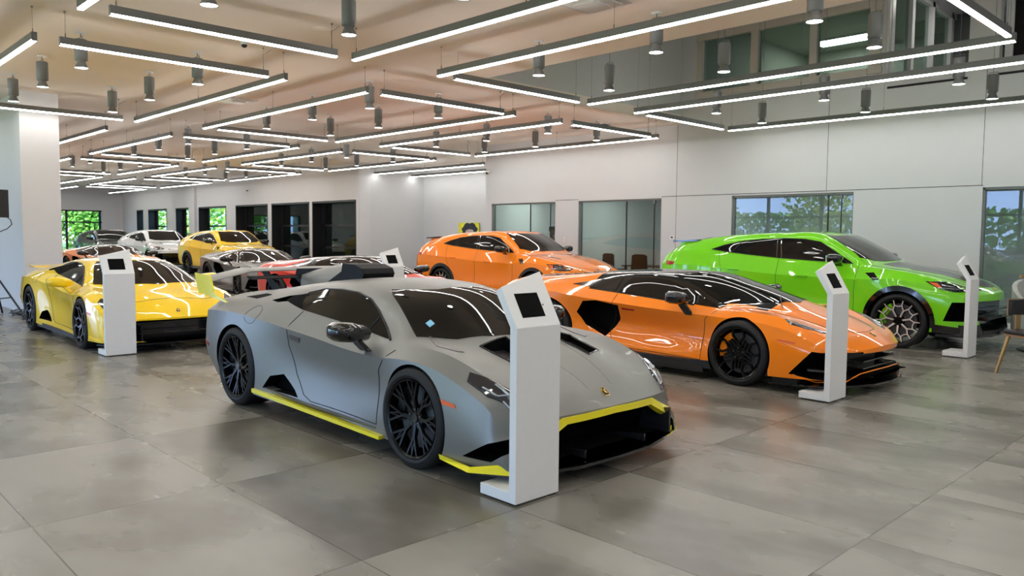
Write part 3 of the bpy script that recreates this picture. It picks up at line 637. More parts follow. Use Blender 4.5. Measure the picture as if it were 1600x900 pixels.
def car_body(T, crease, sub_u=5, step=.055, under_z=.13, front=None, rear=None):
    """T: {line: [(x,y,z)...]} lines b..i. Returns bmesh (closed) with material 0 paint, 1 underbody."""
    names = list(T); S = len(T[names[0]]); xs0 = np.array([p[0] for p in T[names[-1]]])
    n = int((xs0[-1]-xs0[0])/step); fine = np.unique(np.concatenate([np.linspace(xs0[0], xs0[-1], n), xs0]))
    fine = fine[np.concatenate([[True], np.diff(fine) > .012])]; fine[-1] = xs0[-1]
    L = []
    for k in names:
        A = np.array(T[k], float); L.append(np.stack([smooth_tab(xs0, A[:, j], fine) for j in range(3)], 1))
    L = np.array(L)                                         # (K, N, 3)
    prof = [profile(L[:, i], crease, sub_u) for i in range(len(fine))]
    bm = bmesh.new(); N, M = len(prof), len(prof[0])
    VL = [[bm.verts.new(p) for p in pr] for pr in prof]
    VR = [[VL[i][j] if j == M-1 else bm.verts.new(prof[i][j]*[1, -1, 1]) for j in range(M)] for i in range(N)]
    A_ = [bm.verts.new((prof[i][0][0], 0, under_z)) for i in range(N)]
    def q(vs, m):
        vs = list(dict.fromkeys(vs))
        if len(vs) < 3: return
        try: bm.faces.new(vs).material_index = m
        except ValueError: pass
    for i in range(N-1):
        for j in range(M-1):
            q((VL[i][j], VL[i][j+1], VL[i+1][j+1], VL[i+1][j]), 0); q((VR[i][j], VR[i+1][j], VR[i+1][j+1], VR[i][j+1]), 0)
        q((VL[i][0], VL[i+1][0], A_[i+1], A_[i]), 1); q((VR[i][0], A_[i], A_[i+1], VR[i+1][0]), 1)
    ke = 3*sub_u                                             # index of line e
    for end, (i, spec) in (('f', (N-1, front)), ('r', (0, rear))):
        pr = prof[i]; e = pr[ke]; cols = [(VL[i][j], pr[j][1]/max(e[1], 1e-6), pr[j]-e) for j in range(ke, M)] + [(VR[i][j], -pr[j][1]/max(e[1], 1e-6), (pr[j]-e)*[1, -1, 1]) for j in range(M-2, ke-1, -1)]
        top = [c[0] for c in cols]; prev = top
        for r in range(ke-1, -1, -1):
            p = pr[r]; f = (p[2]-pr[0][2])/max(e[2]-pr[0][2], 1e-6); row = []
            dx, wz = spec(p[2]) if spec else (0, 1)
            for ci, (v, s, d) in enumerate(cols):
                if ci == 0: row.append(VL[i][r]); continue
                if ci == len(cols)-1: row.append(VR[i][r]); continue
                blend = 1-abs(s)**4
                row.append(bm.verts.new((p[0]+d[0]*wz+dx*blend, p[1]*s, p[2]+d[2]*f)))
            for c in range(len(cols)-1): q((prev[c], prev[c+1], row[c+1], row[c]), 0)
            prev = row
        q(prev+[A_[i]], 1)
    bmesh.ops.remove_doubles(bm, verts=bm.verts, dist=1e-5)
    bmesh.ops.recalc_face_normals(bm, faces=bm.faces)
    return bm
def inside(poly, p):
    c = False; n = len(poly)
    for i in range(n):
        (x0, y0), (x1, y1) = poly[i], poly[(i+1) % n]
        if (y0 > p[1]) != (y1 > p[1]) and p[0] < (x1-x0)*(p[1]-y0)/(y1-y0)+x0: c = not c
    return c
class Car:
    def __init__(s, name, label, body_paint, T, crease, arches, under_z=.13, front=None, rear=None, cuts=(), sharp=24, black_below=None, cat='car', facemat=None):
        s.root = empty(name, (0, 0, 0), 0, label, cat, None); s.paint = body_paint
        bm = car_body(T, crease, under_z=under_z, front=front, rear=rear)
        s.bvh = BVHTree.FromBMesh(bm)
        if facemat:
            for f in bm.faces:
                k = facemat(f.calc_center_median(), f.normal)
                if k is not None and f.material_index == 0: f.material_index = k
        me = bpy.data.meshes.new('body'); bm.to_mesh(me); bm.free()
        for m_ in (body_paint, M_blk, M_void, M_gblk): me.materials.append(m_)
        o = link('body', me, s.root)
        cb = MB()
        for (x, z, r, yin) in arches:
            for sd in (-1, 1): cb.cyl((x, sd*yin, z), (x, sd*1.4, z), r, r, M_void, 56)
        for plane, poly, a, b_ in cuts:
            cb.prism(poly, {'side': 'y', 'front': 'x', 'top': 'z'}[plane], a, b_, M_void)
            if plane == 'side': cb.prism(poly, 'y', -b_, -a, M_void)
        for m_ in (body_paint, M_blk, M_void, M_gblk): cb.mi(m_)
        bmesh.ops.recalc_face_normals(cb.bm, faces=cb.bm.faces)
        cm = bpy.data.meshes.new('cutter'); cb.bm.to_mesh(cm)
        for m_ in cb.mats: cm.materials.append(m_)
        co_ = link('cutter', cm)
        md = o.modifiers.new('cut', 'BOOLEAN'); md.object = co_; md.solver = 'EXACT'; md.operation = 'DIFFERENCE'; md.use_self = True
        try: md.material_mode = 'TRANSFER'
        except Exception: pass
        dg = bpy.context.evaluated_depsgraph_get(); m2 = bpy.data.meshes.new_from_object(o.evaluated_get(dg)); o.modifiers.clear()
        m2.name = 'body'; o.data = m2; bpy.data.objects.remove(co_)
        # shading follows the uncut surface, so cut edges leave no dents in the paint
        m2.shade_smooth(); m2.set_sharp_from_angle(angle=math.radians(sharp))
        s.body = o
    def hit(s, p, plane, side=1):
        if plane == 'side': o, d = Vector((p[0], side*3, p[1])), Vector((0, -side, 0))
        elif plane == 'top': o, d = Vector((p[0], p[1], 4)), Vector((0, 0, -1))
        elif plane == 'front': o, d = Vector((4, p[0], p[1])), Vector((-1, 0, 0))
        else: o, d = Vector((-7, p[0], p[1])), Vector((1, 0, 0))
        h = s.bvh.ray_cast(o, d)
        if h[0] is None:
            g = o+d*(3-.9 if plane == 'side' else 3.4)
            h = s.bvh.find_nearest(g)
        n = h[1]
        if n.dot(d) > 0: n = -n
        return h[0], n
    def patch(s, name, poly, plane, m, off=.004, side=1, parent=None, cell=.05, depth=.012, both=False, smooth=35):
        if both:
            a = s.patch(name, poly, plane, m, off, 1, parent, cell, depth, False, smooth)
            if plane == 'side': b_ = s.patch(name, poly, plane, m, off, -1, parent, cell, depth, False, smooth)
            else: b_ = s.patch(name, [((p[0], -p[1]) if plane == 'top' else (-p[0], p[1])) for p in poly], plane, m, off, 1, parent, cell, depth, False, smooth)
            return a, b_
        bm = bmesh.new(); f = bm.faces.new([bm.verts.new((p[0], p[1], 0)) for p in poly])
        for ax in (0, 1):
            lo, hi = min(p[ax] for p in poly), max(p[ax] for p in poly); k = math.ceil((hi-lo)/cell)
            for i in range(1, k):
                c_ = [0, 0, 0]; c_[ax] = lo+(hi-lo)*i/k; n_ = [0, 0, 0]; n_[ax] = 1
                bmesh.ops.bisect_plane(bm, geom=bm.verts[:]+bm.edges[:]+bm.faces[:], plane_co=c_, plane_no=n_)
        top = {}; bot = {}
        H = {v: s.hit((v.co.x, v.co.y), plane, side) for v in bm.verts}
        fcs = [[v for v in f.verts] for f in bm.faces]; be = [e.verts[:] for e in bm.edges if len(e.link_faces) == 1]
        b2 = bmesh.new()
        for v, (p, n) in H.items(): top[v] = b2.verts.new(p+n*off); bot[v] = b2.verts.new(p-n*depth)
        for f in fcs: b2.faces.new([top[v] for v in f])
        for f in fcs: b2.faces.new([bot[v] for v in reversed(f)])
        for a, b_ in be:
            try: b2.faces.new([top[a], top[b_], bot[b_], bot[a]])
            except ValueError: pass
        bm.free(); bmesh.ops.recalc_face_normals(b2, faces=b2.faces)
        me = bpy.data.meshes.new(name); b2.to_mesh(me); b2.free(); me.materials.append(m); me.shade_smooth(); me.set_sharp_from_angle(angle=math.radians(smooth))
        return link(name, me, parent or s.root)
    def seam(s, name, lines, plane, m, r=.0028, side=None, parent=None, off=.0005, step=.04):
        out = None
        for sd in ((1, -1) if side is None else (side,)):
            b = MB()
            for ln in lines:
                pts = []
                for (x0, z0), (x1, z1) in zip(ln, ln[1:]):
                    k = max(1, int(math.hypot(x1-x0, z1-z0)/step))
                    for i in range(k): pts.append((x0+(x1-x0)*i/k, z0+(z1-z0)*i/k))
                pts.append(ln[-1])
                if plane == 'top' and sd == -1: pts = [(x, -y) for x, y in pts]
                if plane == 'front' and sd == -1: pts = [(-x, y) for x, y in pts]
                P = []
                for p in pts: h, n = s.hit(p, plane, sd); P.append(h+n*off)
                b.tube(P, r, m, 5)
                if name in ('daytime_light', 'window_pillar'): out = b.build(name, parent or s.root, 60); b = MB()
            if len(b.bm.verts): out = b.build(name, parent or s.root, 60)
        return out
def mirror_mesh(car, x, y, z, m, style=0, arm=(.0, .0)):
    for s in (-1, 1):
        b = MB(); c = Vector((x, s*y, z)); n = 14; secs = []
        for i, (t, hx, hz) in enumerate(((-.17, .02, .03), (-.13, .06, .055), (-.02, .085, .072), (.09, .08, .068), (.135, .05, .045), (.148, .02, .02))):
            ring = []
            for k in range(n):
                a = 2*PI*k/n; ca, sa = math.cos(a), math.sin(a); p = .62
                ring.append(c+Vector((hx*math.copysign(abs(ca)**p, ca)*1.05 + (.03 if ca > 0 else 0)*abs(ca), s*t, hz*math.copysign(abs(sa)**p, sa)+t*.10)))
            secs.append(ring)
        V = [v for r_ in secs for v in r_]; F = []
        for i in range(len(secs)-1):
            for k in range(n): F.append((i*n+k, i*n+(k+1) % n, (i+1)*n+(k+1) % n, (i+1)*n+k))
        F += [tuple(range(n)), tuple(range((len(secs)-1)*n, len(secs)*n))[::-1]]
        b.faces(V, F, m); o = b.build('side_mirror', car.root, 38)
        g = MB(); g.box(x-.085, x-.074, min(s*(y-.09), s*(y+.09)), max(s*(y-.09), s*(y+.09)), z-.045, z+.05, M_chrome); g.build('mirror_glass', o)
        t = MB(); p0 = Vector((x+.02, s*(y-.04), z-.04)); p1 = Vector((x+.02+arm[0], s*(y-.13), z-.04+arm[1]))
        a = Vector((.05, 0, 0)); e = Vector((0, .022*s, 0)); V = [p0-a-e, p0+a-e, p0+a+e, p0-a+e, p1-a*.8-e, p1+a*1.1-e, p1+a*1.1+e, p1-a*.8+e]
        t.faces(V, [(0, 1, 2, 3), (4, 7, 6, 5), (0, 4, 5, 1), (1, 5, 6, 2), (2, 6, 7, 3), (3, 7, 4, 0)], m); t.build('mirror_arm', o, bevel=.006)
def spoke_mesh(b, R, spec, n, yf, m_face, m_side, dep=.02, twist=0):
    for i in range(n):
        a0 = 2*PI*i/n+twist
        for (r1, d1, r2, d2, w1, w2) in spec:
            for sg in ((1, -1) if (d1 or d2) else (1,)):
                A = a0+sg*math.radians(d1); B = a0+sg*math.radians(d2)
                p = Vector((r1*math.cos(A), 0, r1*math.sin(A))); q = Vector((r2*math.cos(B), 0, r2*math.sin(B)))
                d = (q-p).normalized(); nn = Vector((-d.z, 0, d.x))
                yp = yf - .035*(1-r1/R); yq = yf - .035*(1-r2/R)
                F = [p-nn*w1, p+nn*w1, q+nn*w2, q-nn*w2]; Y = [yp, yp, yq, yq]
                top = [Vector((v.x, y, v.z)) for v, y in zip(F, Y)]; bt = [Vector((v.x, y-dep, v.z)) for v, y in zip([p-nn*w1*1.5, p+nn*w1*1.5, q+nn*w2*1.5, q-nn*w2*1.5], Y)]
                b.faces(top, [(0, 1, 2, 3)], m_face)
                b.faces(top+bt, [(0, 4, 5, 1), (1, 5, 6, 2), (2, 6, 7, 3), (3, 7, 4, 0), (7, 6, 5, 4)], m_side)
def wheels(car, spec, n, wb, yo, RF, RR, rf, rr_, wf, wr, m_face, m_side, m_cal, lip=None, twist=0, cap=M_gblk):
    """yo: outer face of the tyre; each wheel part has its tyre, disc and caliper below it"""
    for x, R, r, wd in ((0, RF, rf, wf), (-wb, RR, rr_, wr)):
        for s in (1, -1):
            b = MB(); yf = -.012
            b.lathe([(r*.985, -wd*.9), (r*.94, -wd*.8), (r*.93, -.05), (r*.955, -.012), (r, -.004), (r*1.01, -.012), (r*1.01, -wd*.9)], (0, 0, 0), 'y', lip or m_side, 48)
            sp = [(a*r, d1, c_*r, d2, w1, w2) for (a, d1, c_, d2, w1, w2) in spec]
            spoke_mesh(b, r, sp, n, yf, m_face, m_side, .022, twist)
            b.cyl((0, -.075, 0), (0, -.045, 0), .085, .075, m_side, 24); b.cyl((0, -.046, 0), (0, -.035, 0), .034, .030, cap, 20)
            for k in range(5): a = 2*PI*k/5+.3; b.cyl((.056*math.cos(a), -.046, .056*math.sin(a)), (.056*math.cos(a), -.038, .056*math.sin(a)), .009, .008, M_disc, 8)
            if s == -1:
                for v in b.bm.verts: v.co.y *= -1
            o = b.build('wheel', car.root, 30); o.location = (x, s*yo, R)
            t = MB(); pr = [(r*1.0, -.018), (r*1.03, -.004), (r+.35*(R-r), .004), (R-.022, -.004), (R-.006, -.018), (R, -.04), (R, -wd+.04), (R-.006, -wd+.018), (R-.03, -wd), (r, -wd+.01)]
            t.lathe([(a, y*s) for a, y in pr], (0, 0, 0), 'y', M_rub, 56, closed=True); t.build('tyre', o, 35)
            d = MB(); d.cyl((0, -.115*s, 0), (0, -.085*s, 0), r*.78, r*.78, M_disc, 40); d.build('brake_disc', o, 30)
            c_ = MB(); a0, a1 = math.radians(115), math.radians(195); pts = [(r*.86*math.cos(a0+(a1-a0)*i/8), r*.86*math.sin(a0+(a1-a0)*i/8)) for i in range(9)]; pin = [(r*.56*math.cos(a0+(a1-a0)*i/8), r*.56*math.sin(a0+(a1-a0)*i/8)) for i in range(9)]
            c_.prism(pts+pin[::-1], 'y', min(-.13*s, -.062*s), max(-.13*s, -.062*s), m_cal); c_.build('brake_caliper', o, bevel=.006)
def badge(car, x, y=0):
    h, n = car.hit((x, y), 'top'); b = MB(); a = Vector((1, 0, 0)); a = (a-n*a.dot(n)).normalized(); t = Vector((0, 1, 0))
    def sh(s, h0, m_):
        pts = [(.036, -.024), (.040, 0), (.036, .024), (-.006, .026), (-.036, .004), (-.040, 0), (-.036, -.004), (-.006, -.026)]
        V = [h+n*h0+a*(-p*s*1.0)*-1+t*q*s for p, q in pts]; W = [v-n*.012 for v in V]; k = len(pts)
        b.faces(V+W, [tuple(range(k)), tuple(range(k, 2*k))[::-1]]+[(i, (i+1) % k, k+(i+1) % k, k+i) for i in range(k)], m_)
    M_gold = bpy.data.materials.get('badge_gold') or mat('badge_gold', (.75, .5, .14), .25, .9)
    sh(1, .006, M_gold); sh(.84, .0075, M_gblk)
    for p, q, s_ in ((.004, 0, .010), (.014, .006, .006), (-.006, -.005, .007), (-.012, .006, .004)):
        c_ = h+n*.0078+a*p+t*q; b.cyl(c_, c_+n*.002, s_, s_*.8, M_gold, 8)
    b.build('badge', car.root)
def zip3(xs, yz, dx=None):
    dx = dx or [0]*len(xs); return [(x+d, y, z) for x, (y, z), d in zip(xs, yz, dx)]
# ------------------------------------------------------------------ wedge coupe (two of them)
XH = [-3.52, -3.40, -3.05, -2.64, -2.2, -1.8, -1.3, -.9, -.45, -.1, .2, .5, .75, .93]
TH_ = {
 'b': zip3(XH, [(.72,.34),(.80,.28),(.91,.2),(.945,.16),(.94,.14),(.92,.13),(.91,.13),(.91,.13),(.92,.13),(.94,.13),(.945,.13),(.935,.14),(.90,.14),(.86,.15)], [0]*11+[-.01,-.05,-.10]),
 'c': zip3(XH, [(.78,.46),(.87,.42),(.95,.40),(.968,.38),(.945,.32),(.90,.26),(.885,.24),(.89,.23),(.92,.25),(.955,.30),(.962,.32),(.95,.31),(.92,.28),(.88,.25)], [0]*11+[-.015,-.07,-.15]),
 'd': zip3(XH, [(.80,.60),(.88,.62),(.955,.64),(.970,.64),(.94,.58),(.875,.5),(.855,.46),(.865,.45),(.90,.46),(.955,.50),(.965,.50),(.945,.45),(.91,.39),(.87,.34)], [0]*11+[-.015,-.08,-.19]),
 'e': zip3(XH, [(.78,.76),(.86,.79),(.93,.82),(.945,.83),(.925,.80),(.905,.765),(.905,.73),(.905,.695),(.925,.685),(.945,.71),(.94,.69),(.915,.595),(.885,.49),(.85,.39)], [0]*11+[-.01,-.07,-.19]),
 'f': zip3(XH, [(.68,.85),(.73,.885),(.78,.915),(.80,.925),(.79,.935),(.775,.905),(.775,.86),(.775,.825),(.785,.795),(.80,.785),(.79,.755),(.77,.665),(.74,.55),(.70,.42)], [0]*12+[-.03,-.10]),
 'g': zip3(XH, [(.45,.87),(.50,.925),(.52,.97),(.53,1.01),(.545,1.06),(.555,1.095),(.565,1.105),(.575,1.07),(.675,.90),(.63,.80),(.55,.745),(.52,.665),(.49,.56),(.46,.43)], [0]*12+[-.01,-.04]),
 'h': zip3(XH, [(.25,.875),(.27,.935),(.28,.99),(.28,1.04),(.285,1.10),(.30,1.135),(.30,1.155),(.31,1.145),(.34,1.06),(.33,.91),(.30,.785),(.28,.695),(.26,.58),(.24,.435)], [0]*13+[-.01]),
 'i': zip3(XH, [(0,.88),(0,.94),(0,1.0),(0,1.05),(0,1.11),(0,1.15),(0,1.17),(0,1.165),(0,1.11),(0,.95),(0,.795),(0,.70),(0,.585),(0,.437)]),
}
CRH = [0, 0, 0, 1, 1, 0, 0, 0]
GLS = [(-.46,.792),(-.60,.875),(-.78,.97),(-.95,1.04),(-1.15,1.075),(-1.4,1.085),(-1.66,1.075),(-1.86,1.035),(-1.82,.96),(-1.74,.91),(-1.5,.89),(-1.2,.866),(-.8,.825)]
def huracan(name, label, P, sto, spec, n, mf, ms, mcal):
    tri = [(-2.13,.225),(-2.02,.34),(-1.84,.375),(-1.66,.27),(-1.60,.215)]
    cuts = [('side', tri, .80, 1.3), ('side', [(-1.93,.975),(-1.96,1.02),(-2.12,1.0),(-2.3,.955),(-2.16,.945)], .62, 1.2)]
    if sto:
        cuts += [('front', [(-.44,.385),(.44,.385),(.76,.21),(.70,.15),(-.70,.15),(-.76,.21)], .55, 1.4), ('side', [(.50,.19),(.72,.19),(.84,.27),(.80,.33),(.70,.30)], .70, 1.3),
                 ('top', [(.12,.22),(.12,.46),(.42,.44),(.50,.24)], .665, 1.0), ('top', [(.12,-.22),(.12,-.46),(.42,-.44),(.50,-.24)], .665, 1.0)]
    else:
        cuts += [('front', [(-.82,.36),(-.5,.412),(.5,.412),(.82,.36),(.80,.17),(.45,.15),(-.45,.15),(-.80,.17)], .45, 1.4)]
    def fm(c, nn):
        if not sto and c.x < -3.3 and c.z < .6: return 1
    A = Car(name, label, P, TH_, CRH, [(0, .335, .356, .56), (-2.62, .348, .378, .56)], cuts=cuts, front=lambda z: (0, 1), facemat=fm)
    R = A.root
    # glass
    A.patch('windshield', [(-.90,.47),(-.74,.38),(-.60,.25),(-.53,0),(-.60,-.25),(-.74,-.38),(-.90,-.47),(-.80,-.53),(-.55,-.615),(-.27,-.705),(-.05,-.52),(.08,-.30),(.14,0),(.08,.30),(-.05,.52),(-.27,.705),(-.55,.615),(-.80,.53)], 'top', M_glass, .004, cell=.06)
    for sd in (1, -1):
        g = A.patch('side_window', GLS, 'side', M_glass, .004, side=sd)
        A.seam('window_pillar', [[(-.78,.825),(-.72,.94)]], 'side', M_blk, .011, side=sd, parent=g, off=.004)
        A.seam('window_seal', [[(-.46,.790),(-.60,.873),(-.78,.968),(-.95,1.04),(-1.15,1.077),(-1.4,1.088),(-1.66,1.078),(-1.86,1.037)]], 'side', M_blk, .009, side=sd, parent=g, off=.003)
        A.patch('buttress_vent', [(-1.86,1.035),(-1.74,.91),(-1.90,.935),(-2.08,.965),(-2.05,1.0)], 'side', M_void, .003, side=sd)
    # seams
    A.seam('door_gap', [[(-.30,.745),(-.43,.60),(-.45,.21),(-1.40,.215),(-1.52,.25),(-1.66,.40),(-1.76,.62),(-1.76,.80),(-1.72,.90)]], 'side', M_blk, .0035)
    if not sto: A.seam('hood_gap', [[(.60,.0),(.62,.42),(.55,.62),(.12,.66)]], 'top', M_blk, .003)
    # headlights
    for hl in A.patch('headlight', [(.42,.81),(.46,.865),(.62,.845),(.80,.73),(.83,.66),(.74,.66),(.60,.73)], 'top', M_lamp, .003, both=True, cell=.04):
        sd = 1 if hl == 0 else 0
    A.seam('daytime_light', [[(.60,.76),(.70,.74),(.66,.80),(.56,.83)], [(.72,.70),(.80,.69),(.76,.76),(.70,.79)]], 'top', M_drl, .008, off=.004)
    A.seam('headlight_edge', [[(.42,.81),(.46,.865),(.62,.845),(.80,.73),(.83,.66)]], 'top', M_blk, .004, off=.003)
    A.patch('side_marker', [(.31,.515),(.43,.50),(.45,.475),(.33,.485)], 'side', M_amber, .005, both=True)
    A.patch('rear_marker', [(-3.20,.50),(-3.34,.52),(-3.33,.49),(-3.20,.47)], 'side', M_red, .005, both=True)
    A.patch('door_handle', [(-1.56,.705),(-1.72,.72),(-1.735,.68),(-1.58,.665)], 'side', P if not sto else M_rimd, .006, both=True)
    A.seam('fuel_flap', [[(-2.36+.10*math.cos(t), .83+.075*math.sin(t)) for t in [2*PI*i/20 for i in range(21)]]], 'side', M_blk, .002, side=-1)
    mirror_mesh(A, -.65, 1.03, .85, M_gblk if sto else P, arm=(.02, -.10))
    wheels(A, spec, n, 2.62, .965, .335, .350, .262, .272, .25, .30, mf, ms, mcal, lip=ms)
    badge(A, .84)
    # nose
    if sto:
        Y = P_ylt
        b = MB()   # splitter with yellow flares
        pl = [(.98,0),(.965,.35),(.90,.60),(.80,.83),(.60,.93),(.55,.80),(.55,0)]
        b.prism(pl+[(x, -y) for x, y in pl[::-1] if y > 0], 'z', .095, .115, M_carbon); b.build('splitter', R)
        for s in (1, -1):
            b = MB(); V = [(.30, .955, .13), (.62, 1.0, .125), (.84, .86, .125), (.92, .66, .13), (.91, .66, .17), (.83, .84, .19), (.62, .98, .155), (.30, .965, .165)]
            V = [(x, y*s, z) for x, y, z in V]; W = [(x-.012, y-.03*s, z-.012) for x, y, z in V]
            b.faces(V+W, [(0, 1, 6, 7), (1, 2, 5, 6), (2, 3, 4, 5), (8, 15, 14, 9), (9, 14, 13, 10), (10, 13, 12, 11), (0, 7, 15, 8), (7, 6, 14, 15), (6, 5, 13, 14), (5, 4, 12, 13), (4, 3, 11, 12), (3, 2, 10, 11), (2, 1, 9, 10), (1, 0, 8, 9)], Y); b.build('splitter_flare', R)
            b = MB(); b.prism([(.93, .14), (.93, .33), (.70, .30), (.66, .14)], 'y', min(s*.62, s*.64), max(s*.62, s*.64), M_carbon); b.build('grille_vane', R); b = MB(); b.prism([(.95, .12), (.95, .20), (.6, .16), (.6, .12)], 'y', min(s*.30, s*.315), max(s*.30, s*.315), M_carbon); b.build('grille_vane', R)
        A.patch('nose_trim', [(-.70,.255),(-.58,.30),(-.43,.375),(0,.388),(.43,.375),(.58,.30),(.70,.255),(.71,.31),(.60,.355),(.46,.418),(0,.432),(-.46,.418),(-.60,.355),(-.71,.31)], 'front', Y, .010, depth=.03, cell=.06)
        # skirts
        for s in (1, -1):
            b = MB(); b.prism([(-2.28,.165),(-.36,.125),(-.36,.15),(-2.28,.20)], 'y', min(s*.90, s*.965), max(s*.90, s*.965), Y); b.build('side_skirt', R)
            b = MB(); V = [(-2.24,.93,.235),(-1.5,.945,.20),(-.46,.935,.19),(-.46,.90,.16),(-2.24,.90,.18)]; V = [(x, y*s, z) for x, y, z in V]; W = [(x, y-.09*s, z) for x, y, z in V]
            b.faces(V+W, [(0, 1, 2, 3, 4), (5, 9, 8, 7, 6)]+[(i, (i+1) % 5, 5+(i+1) % 5, 5+i) for i in range(5)], P); b.build('sill', R)
            A.patch('fender_louvre', [(-.22,.64),(-.05,.70),(.12,.66),(.14,.62),(-.05,.63)], 'top', M_rimd, .004, both=False) if s == 1 else A.patch('fender_louvre', [(-.22,-.64),(-.05,-.70),(.12,-.66),(.14,-.62),(-.05,-.63)], 'top', M_rimd, .004)
            A.patch('shoulder_inlet', [(-2.48,.66*s),(-2.66,.62*s),(-2.90,.70*s),(-2.62,.74*s)], 'top', M_void, .003)
        # duct lips
        for s in (1, -1):
            A.seam('hood_duct', [[(.12,.22),(.12,.46),(.42,.44),(.50,.24),(.12,.22)]], 'top', M_carbon, .008, side=s)
            b = MB(); h, nn = A.hit((.28, .34*s), 'top'); b.faces([(.13,.24*s,h.z-.02),(.13,.45*s,h.z-.02),(.46,.43*s,h.z-.11),(.49,.25*s,h.z-.11)], [(0, 1, 2, 3)], M_rimd); b.build('duct_panel', R)
        A.seam('hood_crease', [[(.20,.18),(.55,.16),(.80,.12)]], 'top', P, .006, off=-.003)
        # roof scoop and fin
        b = MB(); secs = [(-2.08, .16, 1.275), (-2.2, .165, 1.27), (-2.45, .14, 1.245), (-2.8, .08, 1.19), (-3.1, .03, 1.13)]; V = []; F = []; nn = 8
        for x, w_, z in secs:
            base = 1.0
            for k in range(nn+1): t = PI*k/nn; V.append((x, w_*math.cos(t)*(1.0 if abs(math.cos(t)) < .99 else 1.15), base+(z-base)*math.sin(t)**.5))
        for i in range(len(secs)-1):
            for k in range(nn): F.append((i*(nn+1)+k, i*(nn+1)+k+1, (i+1)*(nn+1)+k+1, (i+1)*(nn+1)+k))
        b.faces(V, F, P); b.faces([Vector(v)+Vector((-.012, 0, 0)) for v in V[:nn+1]], [tuple(range(nn+1))], M_void); b.build('roof_scoop', R, 40)
        b = MB(); b.prism([(-2.50,1.03),(-2.12,1.20),(-2.10,1.272),(-1.90,1.268),(-1.78,1.235),(-1.75,1.19),(-1.78,1.12)], 'y', -.167, .167, M_fin); b.build('scoop_mouth', R, bevel=.006)
        b = MB(); b.prism([(-2.3,1.0),(-2.3,1.22),(-2.7,1.205),(-3.22,1.18),(-3.26,1.08),(-3.0,.97)], 'y', -.012, .012, M_fin); b.build('dorsal_fin', R)
        # wing: two blades with drooped ends, yellow end plates, leaning supports
        def blade(xc, ch, z, th, mt, ends, nm):
            b = MB(); prof = [(-.5, .0), (-.3, -.5), (.1, -.6), (.42, -.3), (.5, 0), (.40, .35), (0, .5), (-.3, .35)]
            st = [(-.90, -.085), (-.50, 0), (.50, 0), (.90, -.085)] if ends else [(-.55, 0), (.55, 0)]; V = []; F = []; q = len(prof)
            for y, dz in st:
                for a, c_ in prof: V.append((xc+a*ch, y, z+dz+c_*th + (a+.5)*-.02))
            for i in range(len(st)-1):
                for k in range(q): F.append((i*q+k, i*q+(k+1) % q, (i+1)*q+(k+1) % q, (i+1)*q+k))
            F += [tuple(range(q)), tuple(range((len(st)-1)*q, len(st)*q))[::-1]]
            b.faces(V, F, mt); b.build(nm, R, 30)
        blade(-3.36, .30, 1.185, .03, P, 1, 'rear_wing'); blade(-3.16, .12, 1.115, .022, M_fin, 0, 'lower_wing_blade')
        for s in (1, -1):
            b = MB(); pl = [(x+.20, z) for x, z in [(-3.78,1.15),(-3.42,1.13),(-3.36,1.0),(-3.30,.955),(-3.06,.91),(-3.06,.90),(-3.40,.93),(-3.70,.96)]]; b.prism(pl, 'y', min(s*.90, s*.915), max(s*.90, s*.915), Y); b.build('wing_endplate', R)
            b = MB(); V = [(-3.42,.30,1.18),(-3.28,.30,1.18),(-2.96,.30,.96),(-3.10,.30,.94)]; V = [(x, s*y, z) for x, y, z in V]; W = [(x, y+.016*s, z) for x, y, z in V]
            b.faces(V+W, [(0, 1, 2, 3), (7, 6, 5, 4), (0, 4, 5, 1), (1, 5, 6, 2), (2, 6, 7, 3), (3, 7, 4, 0)], M_fin); b.build('wing_support', R)
        A.patch('windshield_sticker', [(-.325,-.585),(-.275,-.585),(-.275,-.54),(-.325,-.54)], 'top', mat('blue_sticker', (.25, .55, .75), .4), .006)
    else:
        b = MB(); pl = [(.95,0),(.93,.40),(.86,.66),(.76,.86),(.60,.93),(.50,.80),(.5,0)]
        b.prism(pl+[(x, -y) for x, y in pl[::-1] if y > 0], 'z', .10, .12, M_blk); b.build('splitter', R)
        for s in (1, -1):
            b = MB(); V = [(.36,.955,.175),(.62,.935,.165),(.80,.80,.165),(.80,.78,.195),(.60,.92,.20),(.36,.955,.205)]; V = [(x, y*s, z) for x, y, z in V]; W = [(x-.03, y-.03*s, z) for x, y, z in V]; q = 6
            b.faces(V+W, [tuple(range(q)), tuple(range(q, 2*q))[::-1]]+[(i, (i+1) % q, q+(i+1) % q, q+i) for i in range(q)], P); b.build('splitter_flare', R)
            b = MB(); b.prism([(-2.28,.10),(-.38,.09),(-.38,.145),(-2.28,.17)], 'y', min(s*.86, s*.93), max(s*.86, s*.93), M_blk); b.build('side_skirt', R)
            b = MB(); b.prism([(.88,.15),(.86,.34),(.6,.34),(.6,.15)], 'y', min(s*.46, s*.48), max(s*.46, s*.48), M_gblk); b.build('grille_vane', R)
        b = MB(); b.box(.80, .86, -.5, .5, .235, .25, M_gblk); b.box(.60, .62, -.82, .82, .14, .36, M_carbon); b.build('grille', R)
        b = MB(); b.prism([(-3.62,.985),(-3.28,.965),(-3.26,.95),(-3.60,.96)], 'y', -.72, .72, P); b.build('rear_spoiler', R, bevel=.004)
        for s in (1, -1): b = MB(); b.prism([(-3.50,.86),(-3.42,.86),(-3.36,.96),(-3.46,.97)], 'y', min(s*.5, s*.52), max(s*.5, s*.52), M_blk); b.build('spoiler_support', R)
        b = MB(); b.tube([(.10, -.62, .80), (-.06, -.40, .875), (-.10, -.05, .90)], .008, M_blk, 6); b.tube([(.16, -.25, .80), (.02, .1, .865), (-.02, .42, .85)], .008, M_blk, 6); b.build('wipers', R)
    return A
